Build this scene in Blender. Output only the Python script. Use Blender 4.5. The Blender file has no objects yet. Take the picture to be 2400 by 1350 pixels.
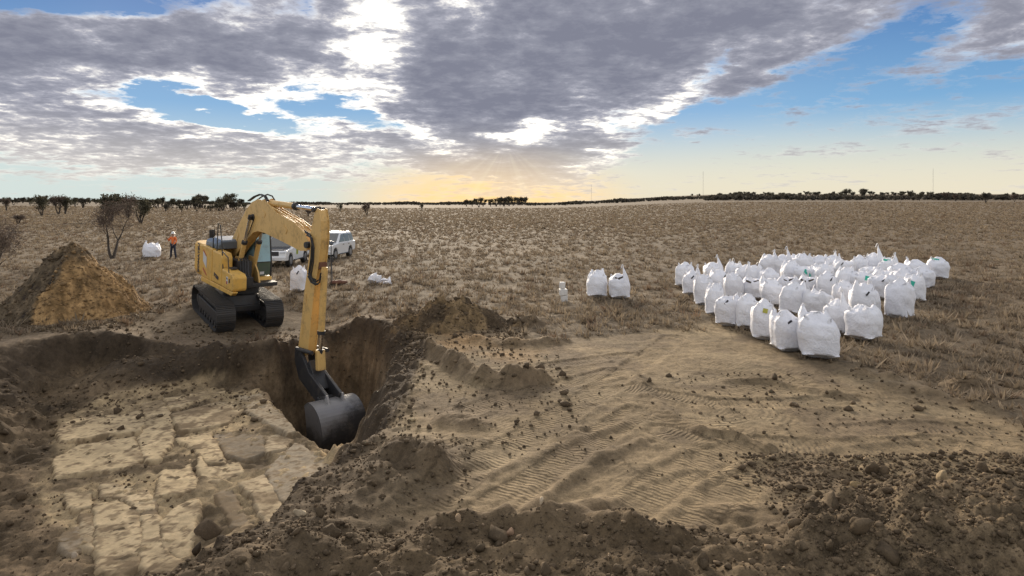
import bpy, bmesh, math, random
import numpy as np
from mathutils import Vector, Matrix

rng = np.random.default_rng(7)
random.seed(7)
scene = bpy.context.scene
COL = scene.collection
R = math.radians

# ------------------------------------------------------------------ camera
F, HZ, CAMH = 1500.0, 474.0, 4.0           # focal length in photo pixels, level horizon row, eye height
cam_d = bpy.data.cameras.new("camera")
cam = bpy.data.objects.new("camera", cam_d)
COL.objects.link(cam)
cam.location = (0, 0, CAMH)
cam.rotation_euler = (R(90), 0, 0)
cam_d.sensor_fit = 'HORIZONTAL'
cam_d.sensor_width = 36.0
cam_d.lens = F / 2400.0 * 36.0
cam_d.shift_y = -(675.0 - HZ) / 2400.0
cam_d.clip_start = 0.1
cam_d.clip_end = 30000
scene.camera = cam

# ------------------------------------------------------------------ colour management
vs = scene.view_settings
vs.view_transform = 'Standard'
vs.look = 'None'
vs.gamma = 1.0
vs.use_curve_mapping = False
vs.exposure = 0.36
scene.cycles.use_denoising = True
scene.cycles.max_bounces = 6
scene.cycles.diffuse_bounces = 3
scene.cycles.transparent_max_bounces = 8

# ------------------------------------------------------------------ node helpers
def nd(nt, kind, **kw):
    n = nt.nodes.new(kind)
    for k, v in kw.items():
        if k.startswith('i_'):
            key = k[2:]
            key = int(key) if key.isdigit() else key.replace('_', ' ')
            n.inputs[key].default_value = v
        else:
            setattr(n, k, v)
    return n

def mth(nt, op, a, b=None, c=None, clamp=False):
    n = nt.nodes.new('ShaderNodeMath')
    n.operation = op
    n.use_clamp = clamp
    for i, v in enumerate((a, b, c)):
        if v is None:
            continue
        if isinstance(v, (int, float)):
            n.inputs[i].default_value = v
        else:
            nt.links.new(v, n.inputs[i])
    return n.outputs[0]

def mixc(nt, fac, a, b, blend='MIX'):
    n = nt.nodes.new('ShaderNodeMix')
    n.data_type = 'RGBA'
    n.blend_type = blend
    n.clamp_factor = True
    for sock, v in ((n.inputs[0], fac), (n.inputs[6], a), (n.inputs[7], b)):
        if isinstance(v, (int, float)):
            sock.default_value = v
        elif isinstance(v, (tuple, list)):
            sock.default_value = (*v[:3], 1)
        else:
            nt.links.new(v, sock)
    return n.outputs[2]

def ramp(nt, fac, stops, interp='LINEAR'):
    n = nt.nodes.new('ShaderNodeValToRGB')
    n.color_ramp.interpolation = interp
    el = n.color_ramp.elements
    while len(el) > 1:
        el.remove(el[0])
    el[0].position = stops[0][0]
    el[0].color = (*stops[0][1], 1)
    for p, c in stops[1:]:
        e = el.new(p)
        e.color = (*c, 1)
    nt.links.new(fac, n.inputs[0])
    return n.outputs[0]

def smooth(nt, v, lo, hi):
    n = nt.nodes.new('ShaderNodeMapRange')
    n.interpolation_type = 'SMOOTHSTEP'
    n.inputs['From Min'].default_value = lo
    n.inputs['From Max'].default_value = hi
    nt.links.new(v, n.inputs['Value'])
    return n.outputs[0]

# ------------------------------------------------------------------ sky
SUN_AZ = R(-9)                             # left of straight ahead, behind the broken cloud
SUN_EL = R(15)
world = bpy.data.worlds.new("World")
scene.world = world
world.use_nodes = True
wt = world.node_tree
wt.nodes.clear()
w_out = wt.nodes.new('ShaderNodeOutputWorld')
w_bg = wt.nodes.new('ShaderNodeBackground')
SKY_STRENGTH = 0.1
w_bg.inputs['Strength'].default_value = SKY_STRENGTH
wt.links.new(w_bg.outputs[0], w_out.inputs[0])
sky = wt.nodes.new('ShaderNodeTexSky')
sky.sky_type = 'NISHITA'
sky.sun_disc = False
sky.sun_elevation = SUN_EL
sky.sun_rotation = SUN_AZ
sky.air_density = 1.0
sky.dust_density = 1.6
sky.ozone_density = 2.0

tc = wt.nodes.new('ShaderNodeTexCoord')
sep = nd(wt, 'ShaderNodeSeparateXYZ')
wt.links.new(tc.outputs['Generated'], sep.inputs[0])
dx, dy, dz = sep.outputs
az = mth(wt, 'ARCTAN2', dx, dy)
el = mth(wt, 'ARCSINE', dz)
# clouds live on a flat layer overhead: project the direction onto it
zc = mth(wt, 'ADD', mth(wt, 'MAXIMUM', dz, 0.0), 0.13)
cl = nd(wt, 'ShaderNodeCombineXYZ')
wt.links.new(mth(wt, 'DIVIDE', dx, zc), cl.inputs[0])
wt.links.new(mth(wt, 'DIVIDE', dy, zc), cl.inputs[1])
cloudp = cl.outputs[0]

def wnoise(vec, scale, detail, rough, dist=0.0, typ='FBM'):
    n = nd(wt, 'ShaderNodeTexNoise', i_Scale=scale, i_Detail=detail, i_Roughness=rough, i_Distortion=dist)
    wt.links.new(vec, n.inputs['Vector'])
    return n

n_big = wnoise(cloudp, 1.35, 9.0, 0.62, 0.35)
n_fine = wnoise(cloudp, 4.6, 7.0, 0.66, 0.25)
ang = nd(wt, 'ShaderNodeCombineXYZ')
wt.links.new(az, ang.inputs[0])
wt.links.new(el, ang.inputs[1])
n_warp = wnoise(cloudp, 2.2, 6.0, 0.6)
wsub = nd(wt, 'ShaderNodeVectorMath', operation='SUBTRACT')
wt.links.new(n_warp.outputs['Color'], wsub.inputs[0])
wsub.inputs[1].default_value = (0.5, 0.5, 0.5)
wmul = nd(wt, 'ShaderNodeVectorMath', operation='MULTIPLY')
wt.links.new(wsub.outputs[0], wmul.inputs[0])
wmul.inputs[1].default_value = (0.16, 0.085, 0)
wadd = nd(wt, 'ShaderNodeVectorMath', operation='ADD')
wt.links.new(ang.outputs[0], wadd.inputs[0])
wt.links.new(wmul.outputs[0], wadd.inputs[1])
angw = wadd.outputs[0]

def sky_dir(px, py):
    X, Z = (px - 1200) / F, (HZ - py) / F
    return math.atan(X), math.atan(Z / math.sqrt(1 + X * X))

def cloud_bank(px, py, rx, ry, rot, amp, vec):
    """one soft elliptical bank of cloud at a compass bearing and height; radii in degrees/100"""
    a, e = sky_dir(px, py)
    m = nd(wt, 'ShaderNodeMapping', vector_type='TEXTURE')
    m.inputs['Location'].default_value = (a, e, 0)
    m.inputs['Rotation'].default_value = (0, 0, R(rot))
    m.inputs['Scale'].default_value = (rx / F, ry / F, 1)
    wt.links.new(vec, m.inputs[0])
    g = nd(wt, 'ShaderNodeTexGradient', gradient_type='SPHERICAL')
    wt.links.new(m.outputs[0], g.inputs[0])
    return mth(wt, 'MULTIPLY', g.outputs[1], amp)

def total(parts):
    t = parts[0]
    for p in parts[1:]:
        t = mth(wt, 'ADD', t, p)
    return t

BANKS = [  # px, py, rx, ry, rotation, weight
    (1180, 120, 480, 330, -20, 1.0), (1290, 40, 640, 240, 0, 0.75), (1190, 330, 300, 150, -12, 0.9),
    (1340, 355, 170, 52, 4, 0.8), (1540, 90, 420, 170, 25, 0.75), (1800, 10, 420, 140, 20, 0.7), (1030, 250, 330, 140, -35, 0.75),
    (220, 125, 430, 120, -6, 1.05), (-60, 120, 330, 110, 0, 0.9), (560, 105, 300, 105, -10, 1.0), (720, 50, 260, 110, -20, 0.75),
    (640, 205, 330, 70, -14, 0.62), (880, 200, 200, 80, -20, 0.65), (300, 285, 520, 60, -3, 0.66), (60, 260, 420, 64, -6, 0.66),
    (560, 345, 560, 50, -2, 0.5), (250, 345, 520, 46, 2, 0.55), (800, 305, 260, 36, -14, 0.5), (1000, 365, 330, 36, -10, 0.55),
    (1900, 100, 380, 62, 22, 0.5), (2300, 90, 330, 74, 18, 0.58), (2500, 60, 300, 90, 18, 0.55), (1740, 185, 110, 42, 22, 0.6),
    (2060, 335, 230, 34, 8, 0.36), (1620, 322, 60, 16, 10, 0.4), (1560, 230, 130, 50, 25, 0.62),
    (1150, 450, 420, 22, 0, 0.3), (250, 375, 800, 60, 0, 0.42), (700, 400, 600, 40, 0, 0.35), (100, 205, 330, 34, 0, 0.35), (860, 90, 170, 170, -30, 0.2),
]
GAPS = [(330, 226, 260, 32, -4, -0.9), (520, 264, 190, 28, -10, -0.8), (790, 270, 190, 38, -14, -0.7), (60, 10, 220, 80, 0, -1.0),
        (330, 20, 140, 50, 0, -0.6), (1700, 120, 80, 44, 30, -0.6), (700, 20, 60, 50, 0, -0.5), (900, 150, 90, 22, 0, -0.5),
        (1640, 190, 60, 40, 20, -0.5)]
cover = total([cloud_bank(*b, angw) for b in BANKS + GAPS])
# away from the view the same broken cloud deck goes on
behind = smooth(wt, mth(wt, 'ABSOLUTE', az), 0.75, 1.25)
high = smooth(wt, el, 0.36, 0.6)
away = mth(wt, 'MAXIMUM', behind, high)
cover = mth(wt, 'ADD', cover, mth(wt, 'MULTIPLY', away, 0.34))
n_xf = wnoise(cloudp, 12.0, 5.0, 0.65, 0.2)
nx_ = mth(wt, 'SUBTRACT', n_xf.outputs[0], 0.5)
nb = mth(wt, 'SUBTRACT', n_big.outputs[0], 0.5)
nf = mth(wt, 'SUBTRACT', n_fine.outputs[0], 0.5)
dens = mth(wt, 'ADD', cover, mth(wt, 'MULTIPLY', nb, 1.7))
dens = mth(wt, 'ADD', dens, mth(wt, 'MULTIPLY', nf, 1.6))
dens = mth(wt, 'ADD', dens, mth(wt, 'MULTIPLY', nx_, 0.7))
alpha = smooth(wt, dens, 0.06, 0.60)
# glow of the hidden sun through thin cloud
glow = total([cloud_bank(*b, angw) for b in [
    (868, 95, 130, 165, -32, 2.2), (1090, 0, 130, 80, 0, 1.3), (1240, 315, 90, 56, 8, 2.2), (1165, 325, 46, 34, 0, 1.4),
    (1060, 350, 150, 34, -18, 1.0), (960, 240, 300, 60, -30, 0.7), (1430, 290, 280, 40, 18, 0.8), (1400, 375, 120, 30, 12, 0.8),
    (600, 200, 420, 80, -12, 0.6), (250, 290, 800, 130, -2, 0.78), (1560, 230, 150, 50, 25, 0.7), (1200, 110, 60, 120, 0, 0.5)]])
k = 1.0 / SKY_STRENGTH
# thickness that decides how grey the cloud looks: thin edges white, thick cores violet grey
thick = mth(wt, 'ADD', mth(wt, 'MULTIPLY', dens, 0.62), mth(wt, 'MULTIPLY', nf, 0.85))
thick = mth(wt, 'ADD', thick, mth(wt, 'MULTIPLY', nx_, 0.6))
thick = mth(wt, 'SUBTRACT', thick, mth(wt, 'MULTIPLY', glow, 0.50))
thick = mth(wt, 'SUBTRACT', thick, mth(wt, 'MULTIPLY', away, 0.36))     # clouds facing the sun are lit from the front
sd_a = mth(wt, 'SUBTRACT', az, SUN_AZ)
sd_e = mth(wt, 'SUBTRACT', el, R(12))
sdist = mth(wt, 'SQRT', mth(wt, 'ADD', mth(wt, 'MULTIPLY', sd_a, sd_a), mth(wt, 'MULTIPLY', sd_e, sd_e)))
thick = mth(wt, 'ADD', thick, mth(wt, 'MULTIPLY', smooth(wt, sdist, 0.12, 0.60), 0.10))     # edges shine less away from the sun
cloud_col = ramp(wt, thick, [(0.0, (1.25, 1.16, 1.0)), (0.13, (0.80, 0.78, 0.75)), (0.24, (0.52, 0.51, 0.53)), (0.38, (0.325, 0.33, 0.385)),
                             (0.60, (0.235, 0.243, 0.295)), (1.0, (0.175, 0.183, 0.235))])
# clear-sky colour
sun_a = mth(wt, 'SUBTRACT', az, math.atan(-0.04))
sun_d = mth(wt, 'SQRT', mth(wt, 'ADD', mth(wt, 'POWER', mth(wt, 'MULTIPLY', sun_a, 1.0), 2.0), mth(wt, 'POWER', mth(wt, 'MULTIPLY', el, 2.6), 2.0)))
hazef = mth(wt, 'SUBTRACT', 1.0, smooth(wt, el, 0.0, 0.14))
warm = mth(wt, 'SUBTRACT', 1.0, smooth(wt, sun_d, 0.02, 0.27))
nish = mixc(wt, 1.0, sky.outputs[0], (SKY_STRENGTH,) * 3, 'MULTIPLY')
nish = mixc(wt, 1.0, nish, (0.9, 0.9, 0.9), 'DARKEN')
deep = ramp(wt, mth(wt, 'MULTIPLY', el, 1.0), [(0.0, (0.60, 0.68, 0.66)), (0.06, (0.36, 0.50, 0.58)), (0.14, (0.135, 0.31, 0.53)), (0.27, (0.048, 0.150, 0.375)),
                                              (0.6, (0.042, 0.13, 0.34)), (1.0, (0.036, 0.11, 0.31))])
clear = mixc(wt, 0.10, deep, nish)
cloud_far = mixc(wt, mth(wt, 'MULTIPLY', hazef, 0.6), cloud_col, (0.72, 0.66, 0.56))
horizon_c = mixc(wt, warm, mixc(wt, smooth(wt, az, -0.45, 0.15), (0.52, 0.585, 0.56), (0.66, 0.60, 0.46)), (0.88, 0.60, 0.27))
clear = mixc(wt, hazef, clear, horizon_c)
below = smooth(wt, el, -0.03, 0.0)
final = mixc(wt, alpha, clear, cloud_far)
final = mixc(wt, mth(wt, 'MULTIPLY', warm, 0.52), final, (0.90, 0.60, 0.27))
# faint shafts of light fanning down from the break in the cloud
ra, re_ = sky_dir(1185, 335)
fan = mth(wt, 'ARCTAN2', mth(wt, 'SUBTRACT', az, ra), mth(wt, 'SUBTRACT', re_, el))
fanv = nd(wt, 'ShaderNodeCombineXYZ')
wt.links.new(fan, fanv.inputs[0])
shaft = wnoise(fanv.outputs[0], 4.2, 2.0, 0.5).outputs[0]
reach = mth(wt, 'MULTIPLY', smooth(wt, mth(wt, 'SUBTRACT', re_, el), 0.004, 0.03), mth(wt, 'SUBTRACT', 1.0, smooth(wt, mth(wt, 'ABSOLUTE', mth(wt, 'SUBTRACT', az, ra)), 0.05, 0.30)))
final = mixc(wt, mth(wt, 'MULTIPLY', reach, mth(wt, 'MULTIPLY', smooth(wt, shaft, 0.40, 0.72), 0.13)), final, (0.92, 0.84, 0.62))
final = mixc(wt, below, (0.20, 0.16, 0.11), final)
w_scale = mixc(wt, 1.0, final, (k, k, k), 'MULTIPLY')
wt.links.new(w_scale, w_bg.inputs['Color'])

sun_d_ = bpy.data.lights.new("sun", 'SUN')
sun_d_.energy = 4.8
sun_d_.angle = R(20)
sun_d_.color = (1.0, 0.86, 0.68)
sun_o = bpy.data.objects.new("sun", sun_d_)
COL.objects.link(sun_o)
sdir = Vector((math.sin(SUN_AZ) * math.cos(SUN_EL), math.cos(SUN_AZ) * math.cos(SUN_EL), math.sin(SUN_EL)))
sun_o.rotation_euler = sdir.to_track_quat('Z', 'Y').to_euler()

# ------------------------------------------------------------------ numpy noise
def _hash(ix, iy, seed):
    n = (ix.astype(np.int64) * 374761393 + iy.astype(np.int64) * 668265263 + seed * 1442695041) & 0xFFFFFFFF
    n = ((n ^ (n >> 13)) * 1274126177) & 0xFFFFFFFF
    n = (n ^ (n >> 16)) & 0xFFFF
    return n / 32767.5 - 1.0

def vnoise(x, y, seed=0):
    ix, iy = np.floor(x), np.floor(y)
    fx, fy = x - ix, y - iy
    u, v = fx * fx * (3 - 2 * fx), fy * fy * (3 - 2 * fy)
    a, b = _hash(ix, iy, seed), _hash(ix + 1, iy, seed)
    c, d = _hash(ix, iy + 1, seed), _hash(ix + 1, iy + 1, seed)
    return (a * (1 - u) + b * u) * (1 - v) + (c * (1 - u) + d * u) * v

def fbm(x, y, octv=4, seed=0, gain=0.5):
    t, amp = 0.0, 1.0
    for o in range(octv):
        t = t + amp * vnoise(x * 2 ** o + 17.3 * o, y * 2 ** o - 9.1 * o, seed + o)
        amp *= gain
    return t

def ss(a, b, x):
    t = np.clip((x - a) / (b - a), 0, 1)
    return t * t * (3 - 2 * t)

def poly_sd(X, Y, P):
    """signed distance to polygon, positive inside"""
    P = np.asarray(P, float)
    d2 = np.full(X.shape, 1e9)
    inside = np.zeros(X.shape, bool)
    n = len(P)
    for i in range(n):
        ax, ay = P[i]
        bx, by = P[(i + 1) % n]
        ex, ey = bx - ax, by - ay
        t = np.clip(((X - ax) * ex + (Y - ay) * ey) / (ex * ex + ey * ey + 1e-12), 0, 1)
        d2 = np.minimum(d2, (X - ax - t * ex) ** 2 + (Y - ay - t * ey) ** 2)
        cond = ((ay > Y) != (by > Y)) & (X < (bx - ax) * (Y - ay) / (by - ay + 1e-12) + ax)
        inside ^= cond
    d = np.sqrt(d2)
    return np.where(inside, d, -d)

def line_d(X, Y, P):
    """distance to a polyline and the length run along it at the nearest point"""
    P = np.asarray(P, float)
    best = np.full(X.shape, 1e9)
    run = np.zeros(X.shape)
    side = np.zeros(X.shape)
    acc = 0.0
    for i in range(len(P) - 1):
        ax, ay = P[i]
        ex, ey = P[i + 1] - P[i]
        L = math.hypot(ex, ey)
        t = np.clip(((X - ax) * ex + (Y - ay) * ey) / (L * L), 0, 1)
        d = np.hypot(X - ax - t * ex, Y - ay - t * ey)
        m = d < best
        best = np.where(m, d, best)
        run = np.where(m, acc + t * L, run)
        side = np.where(m, ((X - ax) * ey - (Y - ay) * ex) / L, side)
        acc += L
    return best, run, side

def G(px, py, h=0.0):
    """survey point: where the sight line of a photo point meets the level h"""
    Y = (CAMH - h) * F / (py - HZ)
    return ((px - 1200.0) / F * Y, Y)

def GP(pts, h=0.0):
    return [G(x, y, h) for x, y in pts]

# ------------------------------------------------------------------ terrain
EX, EY, EZ = -10.03, 23.74, -0.25            # excavator's slewing axis and the level it stands on
BENCH, DEEP = -1.35, -3.6
RIM = GP([(870, 1044), (772, 1096), (612, 1234), (455, 1318)]) + [(-4.9, 6.0), (-7.2, 5.6), (-9.6, 8.0), (-12.3, 12.4), (-14.6, 16.6)] + \
    GP([(20, 806), (170, 782), (330, 772), (440, 774), (548, 786), (640, 778), (715, 752), (790, 738), (900, 750), (1000, 790), (985, 850), (945, 935)])
TRENCH = [(-7.5, 18.6), (-6.2, 16.7), (-5.1, 15.0), (-3.95, 13.2), (-3.0, 11.9), (-2.75, 12.6), (-2.85, 16), (-3.15, 19), (-4.3, 21.3), (-6.2, 22.1), (-7.0, 20.9)]
FLOOR = GP([(130, 990), (215, 952), (520, 893), (600, 913), (690, 998), (780, 1085), (700, 1205), (610, 1240), (430, 1345), (300, 1420), (190, 1360), (120, 1200), (115, 1090)], BENCH)
CLEAR = GP([(960, 760), (1120, 770), (1330, 800), (1560, 770), (1690, 745), (1760, 790), (1900, 850), (2030, 862), (2170, 925), (2320, 975), (2500, 1030),
            (2500, 1180), (2380, 1260), (1900, 1400), (1000, 1500), (400, 1500), (600, 1300), (860, 1060), (930, 900)])
HEAP_C, HEAP_H, HEAP_R = (-15.95, 23.2), 2.62, 2.5

RIDGES = [  # polyline in survey points, height, half width
    ([(985, 812), (1040, 842), (1090, 875), (1140, 893), (1200, 900), (1265, 892)], 0.42, 0.30),
    ([(1095, 795), (1180, 802), (1250, 806), (1310, 797)], 0.20, 0.34),
    ([(1495, 885), (1520, 930), (1585, 985), (1640, 1010)], 0.09, 0.22),
    ([(1640, 1012), (1715, 1022), (1800, 1050)], 0.11, 0.16),
    ([(1020, 1165), (1130, 1120), (1240, 1075), (1400, 1015), (1470, 990)], 0.04, 0.14),
    ([(1180, 1240), (1300, 1150), (1400, 1080), (1500, 1035)], 0.07, 0.16),
    ([(1700, 895), (1800, 893), (1900, 915), (1990, 930)], 0.10, 0.16),
    ([(2020, 880), (2085, 884)], 0.16, 0.25), ([(1225, 752), (1255, 757)], 0.30, 0.35),
    ([(1045, 985), (1105, 992)], 0.16, 0.35), ([(920, 1085), (1010, 1098)], 0.30, 0.38),
    ([(1930, 1098), (1985, 1112)], 0.10, 0.15), ([(1700, 1200), (1850, 1210)], 0.10, 0.3),
    ([(1040, 1262), (1140, 1242), (1240, 1250), (1330, 1236), (1440, 1262), (1560, 1290)], 0.24, 0.36),
    ([(1290, 1215), (1420, 1190)], 0.12, 0.3), ([(1340, 1010), (1380, 1060)], 0.05, 0.3),
    ([(2090, 905), (2200, 925), (2330, 960)], 0.12, 0.3), ([(2240, 900), (2290, 905)], 0.22, 0.3),
]
RIDGES = [(GP(p), h, w) for p, h, w in RIDGES]
TREADS = [  # crawler passes: centre line, half width
    ([(985, 1190), (1120, 1090), (1260, 1010), (1390, 925), (1500, 850), (1580, 790)], 0.36),
    ([(1100, 1225), (1250, 1130), (1370, 1045), (1490, 965)], 0.33),
    ([(1480, 1190), (1580, 1110), (1680, 1065), (1800, 1040), (1950, 1050), (2200, 1040)], 0.36),
    ([(1560, 1270), (1660, 1190), (1780, 1110), (1900, 1085), (2080, 1060), (2260, 1050)], 0.33),
    ([(1470, 910), (1560, 925), (1680, 945), (1840, 945), (2010, 935)], 0.30),
    ([(1560, 1010), (1640, 1040), (1700, 1110), (1720, 1210)], 0.34),
    ([(1100, 960), (1200, 930), (1320, 900), (1440, 870)], 0.32),
    ([(1450, 1230), (1560, 1150), (1640, 1120)], 0.3), ([(2000, 1010), (2150, 1000), (2320, 1010)], 0.32),
    ([(1180, 870), (1330, 850), (1480, 830)], 0.28),
]
TREADS = [(GP(p), w) for p, w in TREADS]

def far_rise(X, Y):
    u = X / np.maximum(np.abs(Y), 1.0)
    s = 0.0135 * ss(0.02, 0.36, u) + 0.0048 * ss(-0.35, -0.75, u)
    d = np.maximum(Y - 60.0, 0)
    return s * np.where(d < 120, d * d / 240.0, d - 60.0)

def terrain(X, Y, detail=True):
    X = np.asarray(X, float)
    Y = np.asarray(Y, float)
    h = far_rise(X, Y)
    h = h + 0.05 * fbm(X / 9.0, Y / 9.0, 2, 3) * ss(400, 60, Y)
    near = (X > -17.5) & (X < 14) & (Y > 3) & (Y < 27.5)
    xs, ys = X[near], Y[near]
    if xs.size:
        z = h[near] * ss(13, 20, ys + 0.4 * np.maximum(xs, 0)) 
        wob = 0.13 * fbm(xs * 1.3, ys * 1.3, 4, 11, 0.6)
        sd = poly_sd(xs, ys, RIM) + wob
        width = 0.75 + 1.9 * ss(-8.0, -11.5, xs) * ss(19.5, 16, ys) + 1.5 * ss(-4.9, -3.2, xs) * ss(11.5, 13.5, ys)
        chunk = 0.10 * fbm(xs * 2.6, ys * 2.6, 4, 21, 0.6)
        wall = ss(0, 1, np.clip(sd / width, 0, 1))
        # machine's standing
        dm = np.hypot(xs - EX - 0.6, (ys - EY + 0.9))
        tilt = -0.25 - math.sin(R(5)) * np.clip((xs - EX) * math.cos(R(-50)) + (ys - EY) * math.sin(R(-50)), -2.6, 2.6)
        z = z + tilt * ss(4.4, 2.9, dm) * (1 - wall)
        # spill slope in the left back corner of the pit
        spill = 0.75 * ss(2.3, 0.0, np.hypot((xs + 10.9) / 1.15, ys - 18.9))
        z = z * (1 - wall) + (BENCH + spill * ss(.1, .9, wall)) * wall
        z = z + chunk * ss(-0.3, 0.2, sd) * (1 - 0.72 * ss(0.9, 1.5, sd / width))
        sd2 = poly_sd(xs, ys, TRENCH) + 0.8 * wob
        w2 = ss(0, 1, np.clip(sd2 / (0.7 + 1.3 * ss(-5.4, -3.6, xs)), 0, 1))
        z = z + (DEEP - BENCH) * w2 + chunk * 0.6 * ss(0, .3, sd2)
        z = z + 0.10 * ss(11.5, 14, ys) * ss(-0.55, -0.05, sd) * ss(0.25, -0.05, sd) * (0.6 + fbm(xs * 1.1, ys * 1.1, 3, 61)) * ss(19, 15, ys)
        # ridges and small mounds pushed up by the machine
        out = 1 - ss(-0.1, 0.3, sd)
        for P, hh, ww in RIDGES:
            d, run, side = line_d(xs, ys, P)
            m = np.clip(1 - d / (ww * (1.35 + 0.5 * vnoise(xs * 2, ys * 2, 5))), 0, 1)
            z = z + out * hh * (m * m * (3 - 2 * m)) * (0.85 + 0.35 * fbm(xs * 3.1, ys * 3.1, 3, 8))
        # sunk crawler lanes
        for P, ww in TREADS:
            d, run, side = line_d(xs, ys, P)
            lane = ss(ww * 1.12, ww * 0.85, d)
            z = z - out * 0.014 * lane + out * 0.012 * ss(ww * 0.5, 0, np.abs(d - ww * 1.2))
        # loose dark bank in the foreground
        away_rim = ss(0.1, -1.5, sd)
        fore = away_rim * ss(8.1, 6.9, ys + 0.35 * fbm(xs * .8, ys * .8, 3, 31) - 0.07 * np.abs(xs)) * (1 - ss(-0.1, 0.5, sd))
        z = z + fore * (0.20 + 0.10 * fbm(xs * 1.7, ys * 1.7, 3, 33, 0.5))
        fore2 = away_rim * ss(-0.6, -2.2, xs - 0.5 * (ys - 9.0)) * ss(11.3, 9.6, ys) * out
        z = z + 0.22 * fore2 * (1 + 0.6 * fbm(xs * 2, ys * 2, 4, 37))
        if detail:
            rough = 0.013 + 0.035 * ss(-0.5, 0.3, sd) + 0.03 * fore + 0.015 * fore2
            z = z + rough * fbm(xs * 6.0, ys * 6.0, 4, 41, 0.65)
        h[near] = z
    if detail:
        g = grassy(X, Y)
        h = h + g * 0.05 * fbm(X * 1.9, Y * 1.9, 3, 51) * ss(160, 60, Y)
    return h

def grassy(X, Y):
    """1 in the tussock field, 0 on worked ground"""
    g = np.ones(X.shape)
    near = (X > -20) & (X < 16) & (Y > 0) & (Y < 29)
    xs, ys = X[near], Y[near]
    if xs.size:
        w = 0.45 * fbm(xs * .9, ys * .9, 4, 71)
        a = 1 - ss(-1.3, -0.3, poly_sd(xs, ys, RIM) + w)
        b = 1 - ss(-0.7, 0.5, poly_sd(xs, ys, CLEAR) + w)
        c = ss(2.2, 3.1, np.hypot(xs - EX, ys - EY + 0.8) + w)
        d = ss(2.0, 3.4, np.hypot(xs - HEAP_C[0], ys - HEAP_C[1]) + w)
        e = ss(7.5, 9.5, ys + w)
        g[near] = np.minimum.reduce([a, b, c, d, e])
    return g

def zat(x, y):
    return float(terrain(np.array([x]), np.array([y]))[0])

def ground_hit(px, py):
    """point of the ground seen at a photo point"""
    dxy, dzz = (px - 1200.0) / F, (HZ - py) / F
    t = np.geomspace(5, 5000, 5000)
    X, Y, Z = dxy * t, t, CAMH + dzz * t
    g = terrain(X, Y, False)
    i = np.argmax(Z < g)
    if i == 0:
        i = len(t) - 1
    return float(X[i]), float(Y[i])

def set_color(me, name, rgb):
    a = me.color_attributes.new(name, 'FLOAT_COLOR', 'POINT')
    buf = np.ones((len(rgb), 4), np.float32)
    buf[:, :3] = rgb
    a.data.foreach_set('color', buf.ravel())

def set_float(me, name, v):
    a = me.attributes.new(name, 'FLOAT', 'POINT')
    a.data.foreach_set('value', np.asarray(v, np.float32).ravel())

def mesh_np(name, V, Fc, smooth_=False):
    """mesh from numpy arrays; Fc (n,3) or (n,4)"""
    me = bpy.data.meshes.new(name)
    V = np.asarray(V, np.float32)
    Fc = np.asarray(Fc, np.int32)
    k_ = Fc.shape[1]
    me.vertices.add(len(V))
    me.vertices.foreach_set('co', V.ravel())
    me.loops.add(Fc.size)
    me.loops.foreach_set('vertex_index', Fc.ravel())
    me.polygons.add(len(Fc))
    me.polygons.foreach_set('loop_start', np.arange(0, Fc.size, k_, dtype=np.int32))
    me.polygons.foreach_set('loop_total', np.full(len(Fc), k_, np.int32))
    if smooth_:
        me.polygons.foreach_set('use_smooth', np.ones(len(Fc), bool))
    me.update(calc_edges=True)
    me.validate()
    return me

def grid_faces(nx, ny):
    i = np.arange(nx - 1)[None, :] + np.arange(ny - 1)[:, None] * nx
    return np.stack([i, i + 1, i + 1 + nx, i + nx], -1).reshape(-1, 4)

def link(name, me, mat=None, parent=None, **props):
    o = bpy.data.objects.new(name, me)
    COL.objects.link(o)
    if mat is not None and me is not None and len(me.materials) == 0:
        me.materials.append(mat)
    if parent is not None:
        o.parent = parent
    for k_, v in props.items():
        o[k_] = v
    return o

def empty(name, loc, rz=0.0, **props):
    o = bpy.data.objects.new(name, None)
    o.empty_display_size = 0.2
    COL.objects.link(o)
    o.location = loc
    o.rotation_euler = (0, 0, rz)
    for k_, v in props.items():
        o[k_] = v
    return o

# ------------------------------------------------------------------ materials
def new_mat(name):
    m = bpy.data.materials.new(name)
    m.use_nodes = True
    nt = m.node_tree
    return m, nt, nt.nodes['Principled BSDF']

def noise(nt, scale, detail=4, rough=0.55, vec=None, dist=0.0):
    n = nd(nt, 'ShaderNodeTexNoise', i_Scale=scale, i_Detail=detail, i_Roughness=rough, i_Distortion=dist)
    if vec is not None:
        nt.links.new(vec, n.inputs['Vector'])
    return n.outputs[0]

def bump(nt, b, height, strength, dist, chain=None):
    n = nd(nt, 'ShaderNodeBump', i_Strength=strength, i_Distance=dist)
    nt.links.new(height, n.inputs['Height'])
    if chain is not None:
        nt.links.new(chain, n.inputs['Normal'])
    nt.links.new(n.outputs[0], b.inputs['Normal'])
    return n.outputs[0]

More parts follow.
